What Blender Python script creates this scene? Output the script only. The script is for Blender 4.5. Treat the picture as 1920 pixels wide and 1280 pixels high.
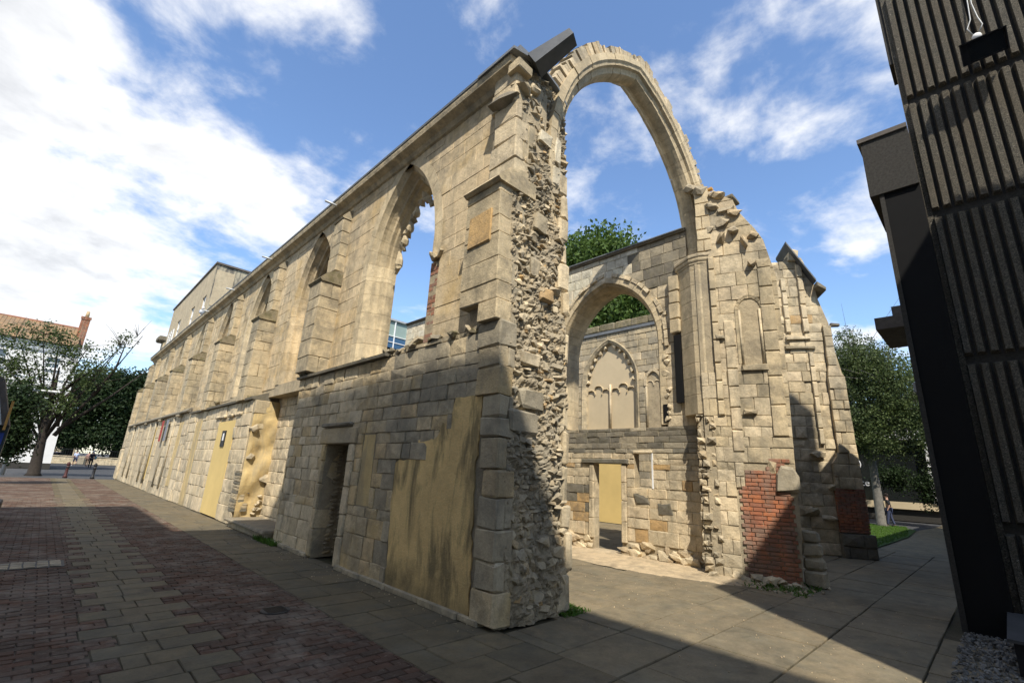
import bpy, bmesh, math, random
import numpy as np
from mathutils import Vector, Matrix
from mathutils.geometry import tessellate_polygon
from mathutils import noise as mn
R=math.radians
rnd=random.Random(7)
for o in list(bpy.data.objects): bpy.data.objects.remove(o)
S=bpy.context.scene; COL=S.collection
# ------------------------------------------------------------ camera
cam=bpy.data.cameras.new('camera'); camo=bpy.data.objects.new('camera',cam); COL.objects.link(camo)
cam.sensor_width=36; cam.lens=870/1920*36; cam.clip_start=.05; cam.clip_end=3000
RT=Vector((.71101792,-.70135559,.05053558)); UP=Vector((-.22780611,-.16175984,.96017609)); FW=Vector((.66525024,.69421473,.27478724))
CAM=Vector((0,0,1.65))
camo.matrix_world=Matrix(((RT.x,UP.x,-FW.x,CAM.x),(RT.y,UP.y,-FW.y,CAM.y),(RT.z,UP.z,-FW.z,CAM.z),(0,0,0,1)))
S.camera=camo
def px(p):
    d=Vector(p)-CAM; z=d.dot(FW)
    if z<.1: return None
    return (960+870*d.dot(RT)/z, 640-870*d.dot(UP)/z)
# ------------------------------------------------------------ light
SUN_AZ=52.; SUN_EL=51.            # direction the light travels: from +x towards +y, downwards
W=bpy.data.worlds.new('World'); S.world=W; W.use_nodes=True
nt=W.node_tree; N=nt.nodes; L=nt.links; N.clear()
wo=N.new('ShaderNodeOutputWorld'); bg=N.new('ShaderNodeBackground'); bg.inputs['Strength'].default_value=.15
L.new(bg.outputs[0],wo.inputs['Surface'])
sky=N.new('ShaderNodeTexSky'); sky.sky_type='NISHITA'; sky.sun_disc=False
sky.sun_elevation=R(SUN_EL); sky.sun_rotation=R(90-(SUN_AZ+180)); sky.air_density=1.15; sky.dust_density=.35; sky.ozone_density=2.2
def vm(op,a,b=None,**k):
    n=N.new('ShaderNodeVectorMath'); n.operation=op
    for i,v in enumerate((a,b)):
        if v is None: continue
        if isinstance(v,(tuple,list)): n.inputs[i].default_value=v
        else: L.new(v,n.inputs[i])
    return n
def mm(op,a,b=None,c=None,clamp=False):
    n=N.new('ShaderNodeMath'); n.operation=op; n.use_clamp=clamp
    for i,v in enumerate((a,b,c)):
        if v is None: continue
        if isinstance(v,(int,float)): n.inputs[i].default_value=v
        else: L.new(v,n.inputs[i])
    return n.outputs[0]
tc=N.new('ShaderNodeTexCoord'); sp=N.new('ShaderNodeSeparateXYZ'); L.new(tc.outputs['Generated'],sp.inputs[0])
dz=mm('ADD',mm('MAXIMUM',sp.outputs[2],0.),.16)
cb=N.new('ShaderNodeCombineXYZ'); L.new(mm('DIVIDE',sp.outputs[0],dz),cb.inputs[0]); L.new(mm('DIVIDE',sp.outputs[1],dz),cb.inputs[1])
def noise(sc,det,rough,off,src,dist=0.):
    n=N.new('ShaderNodeTexNoise'); n.inputs['Scale'].default_value=sc; n.inputs['Detail'].default_value=det; n.inputs['Roughness'].default_value=rough; n.inputs['Distortion'].default_value=dist
    L.new(vm('ADD',src,off).outputs[0],n.inputs['Vector']); return n.outputs['Fac']
c1=noise(2.1,9,.56,(3.1,1.7,0),cb.outputs[0],.25)
c2=noise(6.3,8,.6,(9.,4.,2.),cb.outputs[0],.2)
bank=vm('DOT_PRODUCT',tc.outputs['Generated'],Vector((-.46,.80,.38)).normalized()[:]).outputs['Value']
def sstep(v,a,b):
    n=N.new('ShaderNodeMapRange'); n.interpolation_type='SMOOTHSTEP'; L.new(v,n.inputs[0]); n.inputs[1].default_value=a; n.inputs[2].default_value=b; return n.outputs[0]
bk=sstep(bank,.72,1.0)
dens=mm('ADD',mm('ADD',mm('MULTIPLY',c1,.72),mm('MULTIPLY',c2,.30)),mm('MULTIPLY',bk,.25))
cov=mm('MULTIPLY',sstep(dens,.485,.66),sstep(sp.outputs[2],-.02,.10))
cov=mm('MULTIPLY',cov,.93)
shade=noise(1.5,5,.5,(1.,8.,5.),cb.outputs[0])
thick=mm('MULTIPLY',sstep(dens,.62,.85),sstep(shade,.38,.60))
ccol=N.new('ShaderNodeMix'); ccol.data_type='RGBA'; L.new(thick,ccol.inputs[0])
ccol.inputs[6].default_value=(4.15,4.15,4.15,1); ccol.inputs[7].default_value=(2.5,2.55,2.62,1)
mx=N.new('ShaderNodeMix'); mx.data_type='RGBA'; L.new(cov,mx.inputs[0])
sk=N.new('ShaderNodeMix'); sk.data_type='RGBA'; sk.blend_type='MULTIPLY'; sk.inputs[0].default_value=1; L.new(sky.outputs[0],sk.inputs[6]); sk.inputs[7].default_value=(.70,.76,.84,1)
L.new(sk.outputs[2],mx.inputs[6]); L.new(ccol.outputs[2],mx.inputs[7]); L.new(mx.outputs[2],bg.inputs['Color'])
sl=bpy.data.lights.new('sun','SUN'); sl.energy=3.4; sl.angle=R(.55); sl.color=(1,.93,.82)
so=bpy.data.objects.new('sun',sl); COL.objects.link(so)
sd=Vector((math.cos(R(SUN_AZ))*math.cos(R(SUN_EL)),math.sin(R(SUN_AZ))*math.cos(R(SUN_EL)),-math.sin(R(SUN_EL))))
so.rotation_euler=sd.to_track_quat('-Z','Y').to_euler(); so.location=(0,-30,60)
S.view_settings.view_transform='Standard'; S.view_settings.look='None'; S.view_settings.exposure=.92; S.view_settings.gamma=1; S.view_settings.use_curve_mapping=False
S.render.engine='CYCLES'
# ------------------------------------------------------------ materials
def newmat(name):
    m=bpy.data.materials.new(name); m.use_nodes=True; nt=m.node_tree; nt.nodes.clear()
    o=nt.nodes.new('ShaderNodeOutputMaterial'); b=nt.nodes.new('ShaderNodeBsdfPrincipled'); nt.links.new(b.outputs[0],o.inputs[0])
    b.inputs['Specular IOR Level'].default_value=.25
    return m,nt,b
class NB:
    def __init__(s,nt):
        s.nt=nt; g=nt.nodes.new('ShaderNodeNewGeometry'); s.pos=g.outputs['Position']; s.isl=g.outputs['Random Per Island']
        s.obr=nt.nodes.new('ShaderNodeObjectInfo').outputs['Random']
    def node(s,t,**k):
        n=s.nt.nodes.new(t)
        for a,v in k.items(): setattr(n,a,v)
        return n
    def lk(s,v,i):
        if isinstance(v,(int,float,tuple,list)): i.default_value=v
        else: s.nt.links.new(v,i)
    def math(s,op,a,b=0.,clamp=False):
        n=s.node('ShaderNodeMath',operation=op,use_clamp=clamp); s.lk(a,n.inputs[0]); s.lk(b,n.inputs[1]); return n.outputs[0]
    def noise(s,sc,det=5,rough=.55,stretch=None,off=None,dist=0.,rand=None):
        n=s.node('ShaderNodeTexNoise'); n.inputs['Scale'].default_value=sc; n.inputs['Detail'].default_value=det; n.inputs['Roughness'].default_value=rough; n.inputs['Distortion'].default_value=dist
        v=s.pos
        if stretch or off:
            mp=s.node('ShaderNodeMapping'); s.lk(v,mp.inputs[0]); mp.inputs['Scale'].default_value=stretch or (1,1,1); mp.inputs['Location'].default_value=off or (0,0,0); v=mp.outputs[0]
        s.lk(v,n.inputs['Vector']); return n.outputs['Fac']
    def vor(s,sc,feat='F1',stretch=None,rnd_=1.):
        n=s.node('ShaderNodeTexVoronoi',feature=feat); n.inputs['Scale'].default_value=sc; n.inputs['Randomness'].default_value=rnd_
        v=s.pos
        if stretch:
            mp=s.node('ShaderNodeMapping'); s.lk(v,mp.inputs[0]); mp.inputs['Scale'].default_value=stretch; v=mp.outputs[0]
        s.lk(v,n.inputs['Vector']); return n
    def ramp(s,f,stops,const=False):
        n=s.node('ShaderNodeValToRGB'); cr=n.color_ramp
        if const: cr.interpolation='CONSTANT'
        while len(cr.elements)>1: cr.elements.remove(cr.elements[0])
        for i,(p,c) in enumerate(stops):
            e=cr.elements[0] if i==0 else cr.elements.new(p)
            e.position=p; e.color=(c[0],c[1],c[2],1) if isinstance(c,(tuple,list)) else (c,c,c,1)
        s.lk(f,n.inputs[0]); return n.outputs[0]
    def mix(s,f,a,b,mode='MIX'):
        n=s.node('ShaderNodeMix',data_type='RGBA',blend_type=mode); s.lk(f,n.inputs[0])
        for v,i in ((a,6),(b,7)):
            s.lk((v[0],v[1],v[2],1) if isinstance(v,(tuple,list)) else v,n.inputs[i])
        return n.outputs[2]
    def bump(s,h,st,dist,prev=None):
        n=s.node('ShaderNodeBump'); n.inputs['Strength'].default_value=st; n.inputs['Distance'].default_value=dist; s.lk(h,n.inputs['Height'])
        if prev is not None: s.nt.links.new(prev,n.inputs['Normal'])
        return n.outputs[0]
def stone(name,pal,stain=(.13,.125,.11),amt=.5,rough=.9,pits=.5,grain=1.,streak=0.,moss=0.,island_too=True,warm=None):
    pal=[(min(.75,c[0]*1.25),min(.7,c[1]*1.155),c[2]*1.02) for c in pal]; stain=(stain[0]*1.03,stain[1],stain[2]*.92)
    m,nt,b=newmat(name); q=NB(nt)
    r=q.math('FRACT',q.math('ADD',q.obr,q.isl))
    n=len(pal); mean=tuple(sum(c[i] for c in pal)/n for i in range(3)); pal=[tuple(c[i]*.68+mean[i]*.32 for i in range(3)) for c in pal]; base=q.ramp(r,[(i/n,c) for i,c in enumerate(pal)],True)
    big=q.noise(.9,5,.6); mid=q.noise(5,6,.65); fine=q.noise(38,4,.7)
    base=q.mix(q.ramp(mid,[(.3,0),(.75,.55)]),base,(pal[0][0]*.62,pal[0][1]*.6,pal[0][2]*.56))
    base=q.mix(.42,base,q.ramp(fine,[(.25,(.55,.55,.55)),(.7,(1.25,1.25,1.22))]),'MULTIPLY')
    if warm: base=q.mix(q.ramp(q.noise(1.3,4,.6,off=(4,9,2)),[(.52,0),(.68,.75)]),base,warm)
    # soot and lichen patches
    st=q.math('MULTIPLY',q.ramp(q.math('ADD',q.math('MULTIPLY',big,.6),q.math('MULTIPLY',mid,.45)),[(.50,0),(.62,1)]),amt)
    base=q.mix(st,base,stain)
    run=q.ramp(q.noise(1.9,7,.68,stretch=(1,1,.16),off=(3,3,0),dist=.3),[(.50,0),(.62,.8)])
    base=q.mix(q.math('MULTIPLY',run,min(.6,amt*.9)),base,(stain[0]*1.5,stain[1]*1.5,stain[2]*1.5))
    if streak: base=q.mix(q.math('MULTIPLY',q.ramp(q.noise(2.6,5,.6,stretch=(1,1,.12)),[(.5,0),(.66,1)]),streak),base,(stain[0]*.8,stain[1]*.8,stain[2]*.7))
    if moss: base=q.mix(q.math('MULTIPLY',q.ramp(q.noise(7,6,.7,off=(2,2,2)),[(.48,0),(.6,1)]),moss),base,(.09,.085,.03))
    s2=q.ramp(q.noise(11,7,.75,off=(7,3,1)),[(.57,0),(.64,.75)])
    base=q.mix(q.math('MULTIPLY',s2,amt),base,(stain[0]*1.3,stain[1]*1.3,stain[2]*1.25))
    v=q.vor(17); pit=q.ramp(v.outputs['Distance'],[(.0,0),(.16,1)])
    pm=q.ramp(q.noise(3,3,.5,off=(5,5,5)),[(.45,0),(.58,1)])
    if pits: base=q.mix(q.math('MULTIPLY',q.math('MULTIPLY',q.math('SUBTRACT',1,pit),pm),min(1,pits)),base,(.07,.062,.045))  # pit hollows also darkened in colour, in place of their shade
    blot=q.noise(2.3,6,.7,off=(11,5,8),dist=.6)
    base=q.mix(.55*min(1,amt*2),base,q.ramp(blot,[(.30,(.52,.51,.49)),(.47,(.95,.95,.94)),(.66,(1.30,1.27,1.2))]),'MULTIPLY')
    nt.links.new(base,b.inputs['Base Color']); b.inputs['Roughness'].default_value=rough
    h=q.math('ADD',q.math('MULTIPLY',fine,.5),q.math('MULTIPLY',q.noise(13,5,.65),1.1))
    nb=q.bump(h,.55*grain,.02)
    if pits: nb=q.bump(q.math('SUBTRACT',1,q.math('MULTIPLY',q.math('SUBTRACT',1,pit),pm)),pits,.018,nb)
    nt.links.new(nb,b.inputs['Normal'])
    return m
def plain(name,col,rough=.7,var=.25,sc=6,bump=.2,metal=0.,col2=None,objvar=0.):
    m,nt,b=newmat(name); q=NB(nt)
    c=q.mix(q.ramp(q.noise(sc,6,.65),[(.3,0),(.7,1)]),(col[0]*(1-var),col[1]*(1-var),col[2]*(1-var)),col2 or (col[0]*(1+var*.6),col[1]*(1+var*.6),col[2]*(1+var*.6)))
    if objvar: c=q.mix(objvar,c,q.ramp(q.math('FRACT',q.math('ADD',q.obr,q.isl)),[(0,.55),(1,1.5)]),'MULTIPLY')
    nt.links.new(c,b.inputs['Base Color']); b.inputs['Roughness'].default_value=rough; b.inputs['Metallic'].default_value=metal
    if bump: nt.links.new(q.bump(q.noise(sc*6,4,.6),bump,.01),b.inputs['Normal'])
    return m
CREAM=[(.54,.46,.325),(.49,.42,.30),(.57,.495,.36),(.45,.39,.285),(.52,.43,.29),(.42,.375,.285)]
GREYS=[(.47,.41,.29),(.52,.45,.32),(.38,.34,.255),(.55,.48,.35),(.33,.30,.235),(.52,.41,.25),(.43,.38,.28),(.48,.38,.22)]
M={}
M['ashlar']=stone('limestone_ashlar',CREAM,amt=.42,pits=.35,grain=.8,streak=.3,warm=(.50,.36,.17))
M['lower']=stone('pitted_limestone',GREYS,amt=.36,pits=1.,grain=1.6,streak=.2,warm=(.50,.36,.16))
M['butt']=stone('buttress_limestone',[(.44,.39,.285),(.38,.34,.255),(.48,.42,.30),(.34,.31,.235),(.44,.385,.28)],amt=.5,pits=.4,streak=.3)
M['rubble']=stone('rubble_limestone',[(.38,.345,.27),(.33,.305,.245),(.42,.37,.28),(.29,.275,.23),(.36,.33,.26),(.42,.34,.22)],amt=.4,pits=.2,grain=1.2)
M['inner']=stone('inner_limestone',[(.55,.49,.37),(.50,.455,.35),(.58,.52,.40),(.45,.41,.32),(.54,.47,.34),(.52,.455,.345)],amt=.40,pits=.4,grain=1.2,streak=.25)
M['white']=stone('limewashed_stone',[(.66,.62,.52),(.60,.56,.46),(.68,.64,.55)],amt=.3,pits=.15)
M['dark']=stone('blackened_stone',[(.15,.145,.13),(.19,.18,.155),(.12,.12,.11),(.23,.215,.18)],amt=.5,pits=.4,moss=.25)
M['mossy']=stone('mossy_coping_stone',[(.20,.18,.13),(.25,.22,.14),(.17,.155,.12)],amt=.4,pits=.4,moss=.6)
M['arch']=stone('dressed_arch_stone',[(.53,.465,.335),(.48,.42,.30),(.56,.50,.37),(.44,.39,.29)],amt=.32,pits=.2,grain=.7,streak=.25)
M['mortar']=stone('lime_mortar',[(.36,.32,.24),(.36,.32,.24)],amt=.35,pits=.0,grain=1.2)
M['mortard']=stone('rubble_core',[(.29,.26,.20),(.29,.26,.20)],amt=.45,pits=.3,grain=1.5)
M['quoin']=stone('grey_quoin_stone',[(.28,.265,.22),(.37,.34,.27),(.24,.23,.195),(.42,.38,.29),(.33,.30,.235)],amt=.4,pits=.8)
M['flag']=stone('york_flagstone',[(.118,.102,.070),(.10,.09,.064),(.13,.112,.075),(.11,.096,.07),(.092,.084,.062)],stain=(.075,.072,.06),amt=.5,pits=0,grain=.5,rough=.8)
M['court']=stone('courtyard_flagstone',[(.165,.147,.110),(.15,.135,.10),(.18,.157,.113),(.14,.127,.098),(.157,.136,.098)],stain=(.10,.095,.075),amt=.55,pits=0,grain=.5,rough=.85,moss=.1)
M['joint']=stone('joint_dirt',[(.055,.05,.035),(.055,.05,.035)],stain=(.04,.045,.02),amt=.5,pits=0,grain=1.5)
M['gravel']=stone('sandy_gravel',[(.40,.34,.25),(.40,.34,.25)],stain=(.22,.19,.14),amt=.5,pits=.5,grain=2)
M['pebble']=plain('grey_pebble',(.16,.155,.14),.7,.3,9,.3,objvar=1.)
M['orange']=stone('orange_sandstone',[(.43,.31,.16),(.40,.29,.16)],amt=.5,pits=.6)
M['slabst']=stone('grey_slab_stone',[(.22,.20,.16),(.22,.20,.16)],amt=.5,pits=.2)
def brickmat(name,pal,amt=.25):
    return stone(name,pal,stain=(.17,.15,.13),amt=amt,pits=0,grain=.9)
M['brick']=brickmat('red_brick',[(.31,.125,.075),(.25,.11,.075),(.34,.145,.085),(.21,.105,.08),(.29,.135,.09),(.37,.145,.07)],.6)
M['paver']=brickmat('brown_paving_brick',[(.080,.048,.036),(.066,.045,.037),(.096,.050,.035),(.050,.043,.037),(.076,.043,.032),(.058,.045,.039)],.45)
M['lead']=plain('lead_sheet',(.20,.21,.215),.55,.25,3,.15,metal=.3)
M['steel']=plain('dull_steel_sheet',(.10,.105,.11),.5,.3,2,.1,metal=.4)
M['yellow']=plain('yellow_painted_render',(.64,.475,.19),.8,.10,1.2,.12)
M['cream']=plain('cream_render_infill',(.55,.45,.29),.85,.08,1.5,.1)
M['asphalt']=plain('asphalt',(.055,.056,.058),.85,.3,9,.4)
M['white_paint']=plain('white_painted_wall',(.66,.65,.62),.7,.06,2,.05)
M['white_frame']=plain('white_window_frame',(.75,.75,.73),.5,.03,2,0)
M['tile']=stone('clay_roof_tile',[(.27,.19,.12),(.23,.17,.11),(.31,.20,.12),(.20,.155,.11)],amt=.35,pits=0)
M['pot']=plain('clay_chimney_pot',(.45,.33,.19),.8)
M['black']=plain('black_painted_metal',(.018,.018,.02),.45,.2,5,.05)
M['maroon']=plain('dark_red_metal',(.06,.02,.018),.5,.2,5,.05)
M['void']=plain('recess_shade_black',(.006,.006,.006),.9,.2,2,0)  # near-black colour stands in for shade inside the recess and slits
M['bark']=plain('tree_bark',(.035,.028,.022),.9,.35,8,.8)
M['barkl']=plain('birch_bark',(.16,.15,.13),.9,.35,8,.8)
M['lampgrey']=plain('galvanised_pole',(.42,.43,.42),.5,.15,5,.05,metal=.3)
M['cast']=plain('cast_iron_grate',(.05,.048,.045),.6,.3,5,.2)
M['gull_w']=plain('white_feathers',(.75,.75,.74),.8,.05,5,0)
M['gull_g']=plain('grey_feathers',(.35,.36,.38),.8,.05,5,0)
M['beak']=plain('yellow_beak',(.7,.4,.05),.5,.05,5,0)
M['skin']=plain('skin',(.42,.25,.18),.6,.05,5,0)
M['hair']=plain('dark_hair',(.03,.022,.018),.7,.1,5,0)
M['shirt_b']=plain('pale_blue_shirt',(.45,.52,.68),.8,.05,5,0)
M['shorts']=plain('dark_blue_shorts',(.05,.06,.11),.8,.05,5,0)
M['pink']=plain('dusty_pink_top',(.26,.16,.14),.8,.05,5,0)
M['brownc']=plain('brown_trousers',(.12,.08,.06),.8,.05,5,0)
M['blackc']=plain('black_clothes',(.015,.015,.018),.8,.05,5,0)
M['bagb']=plain('teal_bag',(.10,.22,.24),.7,.05,5,0)
M['sign_w']=plain('white_sign_letters',(.75,.75,.75),.6,.02,5,0)
M['sign_y']=plain('yellow_sticker',(.7,.55,.05),.6,.02,5,0)
M['teal']=plain('dull_teal_board',(.04,.055,.06),.6,.3,4,.1)
M['blue']=plain('blue_print',(.04,.08,.35),.6,.2,4,0)
M['wood']=plain('raw_timber',(.50,.28,.08),.8,.25,10,.3)
M['weather']=plain('weathered_timber',(.12,.105,.09),.85,.3,8,.4)
M['redbanner']=plain('red_banner_cloth',(.32,.06,.05),.8,.1,4,0)
M['greybanner']=plain('grey_banner_cloth',(.22,.23,.25),.8,.15,4,0)
M['carpaint']=plain('blue_car_paint',(.05,.12,.38),.3,.05,4,0)
M['panelg']=plain('green_grey_panel',(.24,.31,.28),.4,.06,3,0)
def glass(name,col,rough=.06):
    m,nt,b=newmat(name); b.inputs['Base Color'].default_value=(*col,1); b.inputs['Roughness'].default_value=rough; b.inputs['Specular IOR Level'].default_value=.8; return m
M['glass']=glass('window_glass',(.06,.075,.09)); M['glassb']=glass('blue_window_glass',(.05,.11,.20)); M['glassd']=glass('dark_shop_glass',(.012,.014,.014))
# ochre render with green-black streaks that run down from the broken stones
def ochre(name,base,streak,amt):
    m,nt,b=newmat(name); q=NB(nt)
    c=q.mix(q.ramp(q.noise(2.2,6,.65),[(.3,0),(.7,1)]),base,(base[0]*.72,base[1]*.7,base[2]*.72))
    c=q.mix(q.math('MULTIPLY',q.ramp(q.noise(28,4,.7),[(.45,0),(.7,1)]),.35),c,(base[0]*1.15,base[1]*1.1,base[2]*1.0))
    st=q.ramp(q.noise(3.1,6,.62,stretch=(1,1,.25),off=(0,.35,0),dist=.5),[(.47,0),(.60,1)])
    c=q.mix(q.math('MULTIPLY',st,amt),c,streak)
    st=q.ramp(q.noise(9,6,.7,stretch=(1,1,.2)),[(.55,0),(.68,1)])
    c=q.mix(q.math('MULTIPLY',st,amt*.5),c,streak)
    # darker towards the ground, with a noisy upper edge
    sx=q.node('ShaderNodeSeparateXYZ'); nt.links.new(q.pos,sx.inputs[0])
    hh=q.math('ADD',sx.outputs[2],q.math('MULTIPLY',q.noise(2.5,5,.6),.9))
    c=q.mix(q.math('MULTIPLY',q.ramp(hh,[(.45,1),(.95,0)]),amt),c,(streak[0]*.8,streak[1]*.8,streak[2]*.8))
    nt.links.new(c,b.inputs['Base Color']); b.inputs['Roughness'].default_value=.9
    nb=q.bump(q.math('ADD',q.noise(45,4,.7),q.math('MULTIPLY',q.noise(8,4,.6),1.5)),.5,.02); nt.links.new(nb,b.inputs['Normal']); return m
M['ochre']=ochre('stained_ochre_render',(.78,.56,.245),(.16,.13,.07),.8)
M['ochre2']=ochre('patchy_ochre_render',(.60,.455,.215),(.30,.25,.16),.6)
M['dirtyr']=ochre('soot_stained_render',(.40,.36,.26),(.085,.082,.075),.9)
M['buffr']=ochre('buff_render',(.50,.42,.28),(.30,.26,.18),.35)
# exposed aggregate concrete
def aggregate():
    m,nt,b=newmat('exposed_aggregate_concrete'); q=NB(nt)
    v=q.vor(95); c=q.ramp(q.math('FRACT',q.math('MULTIPLY',v.outputs['Color'],1.)),[(0,(.03,.028,.023)),(.4,(.07,.064,.05)),(.75,(.135,.12,.09)),(.93,(.21,.19,.15)),(.97,(.5,.48,.42))])
    c=q.mix(q.ramp(q.noise(3,5,.6,stretch=(1,1,.3)),[(.4,0),(.75,.5)]),c,(.10,.075,.045))
    nt.links.new(c,b.inputs['Base Color']); b.inputs['Roughness'].default_value=.85
    nt.links.new(q.bump(v.outputs['Distance'],.8,.01),b.inputs['Normal']); return m
M['agg']=aggregate()
M['aggd']=plain('dark_concrete',(.045,.042,.036),.85,.4,30,.5)
def leafmat(name,c1,c2):
    m,nt,b=newmat(name); q=NB(nt)
    c=q.ramp(q.isl,[(0,c1),(.55,tuple((a+d)/2 for a,d in zip(c1,c2))),(1,c2)])
    c=q.mix(q.ramp(q.noise(.9,3,.5),[(.35,0),(.65,.6)]),c,(c2[0]*.8,c2[1]*.85,c2[2]*.5))
    nt.links.new(c,b.inputs['Base Color']); b.inputs['Roughness'].default_value=.6
    tr=nt.nodes.new('ShaderNodeBsdfTranslucent'); nt.links.new(c,tr.inputs[0]); ms=nt.nodes.new('ShaderNodeMixShader'); ms.inputs[0].default_value=.3
    nt.links.new(b.outputs[0],ms.inputs[1]); nt.links.new(tr.outputs[0],ms.inputs[2]); nt.links.new(ms.outputs[0],[n for n in nt.nodes if n.type=='OUTPUT_MATERIAL'][0].inputs[0]); return m
M['leaf']=leafmat('broad_leaves',(.035,.07,.018),(.11,.17,.04))
M['leafd']=leafmat('dark_evergreen_leaves',(.012,.026,.010),(.030,.052,.018))
M['leafb']=leafmat('birch_leaves',(.035,.06,.02),(.12,.15,.06))
M['leafr']=leafmat('whitebeam_leaves',(.035,.06,.02),(.10,.13,.05))
M['grass']=leafmat('lawn_grass',(.05,.11,.015),(.10,.19,.03))
M['soil']=plain('lawn_soil',(.05,.085,.02),.95,.3,20,.5)
# ------------------------------------------------------------ object helpers
def link(o,parent=None):
    COL.objects.link(o)
    if parent is not None: o.parent=parent
    return o
def empty(name,loc,label,cat,group=None):
    o=bpy.data.objects.new(name,None); COL.objects.link(o); o.location=loc; o.empty_display_size=.3
    o['label']=label; o['category']=cat
    if group: o['group']=group
    return o
def tag(o,label,cat,group=None):
    o['label']=label; o['category']=cat
    if group: o['group']=group
    return o
def wloc(o):
    v=Vector((0,0,0))
    while o is not None: v+=Vector(o.location); o=o.parent
    return v
def meshobj(name,verts,faces,mat,parent=None,smooth=False,origin=None,mats=None,mi=None):
    """verts in world coordinates; origin at the centroid unless given"""
    if origin is None:
        a=np.asarray(verts,dtype=float); origin=Vector((a.min(0)+a.max(0))/2)
    origin=Vector(origin)
    me=bpy.data.meshes.new(name); me.from_pydata([tuple(Vector(v)-origin) for v in verts],[],faces)
    for mt in (mats or [mat]): me.materials.append(mt)
    if mi is not None: me.polygons.foreach_set('material_index',mi)
    if smooth: me.polygons.foreach_set('use_smooth',[True]*len(me.polygons))
    me.update()
    o=bpy.data.objects.new(name,me); link(o,parent)
    o.location=origin-(wloc(parent) if parent is not None else Vector((0,0,0)))
    return o
def structure(o): o['kind']='structure'; return o
JOBS={}
def piece(parent,name,verts,faces,mat):
    a=np.array([tuple(v) for v in verts]); ps=[px(v) for v in verts]
    if any(p is None for p in ps): size=0
    else:
        xs=[p[0] for p in ps]; ys=[p[1] for p in ps]
        if max(xs)<-30 or min(xs)>1950 or max(ys)<-30 or min(ys)>1310: size=0
        else: size=min(max(xs)-min(xs),400)*min(max(ys)-min(ys),400)
    JOBS.setdefault((parent,name),[]).append((size,verts,faces,mat))
def flush(cap=300,minsize=70):
    for (parent,name),jobs in list(JOBS.items()):
        jobs.sort(key=lambda j:-j[0])
        own=[j for j in jobs[:cap-1] if j[0]>=minsize]; rest=jobs[len(own):]
        for s_,v,f,m in own: meshobj(name,v,f,m,parent)
        if rest:
            V=[];F=[];mats=[];mi=[]
            for s_,v,f,m in rest:
                if m not in mats: mats.append(m)
                b=len(V); V+=[tuple(x) for x in v]; F+=[[i+b for i in g] for g in f]; mi+=[mats.index(m)]*len(f)
            o=meshobj(name,V,F,None,parent,mats=mats,mi=mi)
            if len(rest)>1: o['kind']='stuff'
    JOBS.clear()
class Frame:
    def __init__(s,O,U,Nn,V=(0,0,1)): s.O=Vector(O); s.U=Vector(U).normalized(); s.N=Vector(Nn).normalized(); s.V=Vector(V); s.flip=s.U.cross(s.V).dot(s.N)<0
    def p(s,u,v,w=0.): return s.O+s.U*u+s.V*v+s.N*w
def bstone(fr,poly,proud,depth=.08,bev=.015,jit=.004,rough=0.):
    """a bevelled stone whose outline (u,v) is POLY; front at w=proud, back at w=proud-depth"""
    n=len(poly); cu=sum(p[0] for p in poly)/n; cv=sum(p[1] for p in poly)/n
    ex=max(p[0] for p in poly)-min(p[0] for p in poly); ey=max(p[1] for p in poly)-min(p[1] for p in poly)
    bev=min(bev,ex*.2,ey*.2)
    V=[fr.p(u,v,proud-depth) for u,v in poly]
    V+=[fr.p(u+rnd.uniform(-jit,jit),v+rnd.uniform(-jit,jit),proud-bev*rnd.uniform(.8,1.8)) for u,v in poly]
    for u,v in poly:
        du=cu-u; dv=cv-v; l=math.hypot(du,dv)+1e-6; k=bev*1.35/l
        V.append(fr.p(u+du*k+rnd.uniform(-jit,jit),v+dv*k+rnd.uniform(-jit,jit),proud+rnd.uniform(-jit,jit)-rough*rnd.random()))
    F=[]
    for a in (0,n):
        for i in range(n):
            j=(i+1)%n; F.append((a+i,a+j,a+n+j,a+n+i))
    V.append(fr.p(cu+ex*rnd.uniform(-.15,.15),cv+ey*rnd.uniform(-.15,.15),proud+(rough*rnd.uniform(.1,1.) if rough else rnd.uniform(0,jit))))
    for i in range(n): F.append((2*n+i,2*n+(i+1)%n,3*n))
    if fr.flip: F=[tuple(reversed(f)) for f in F]
    return V,F
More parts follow.
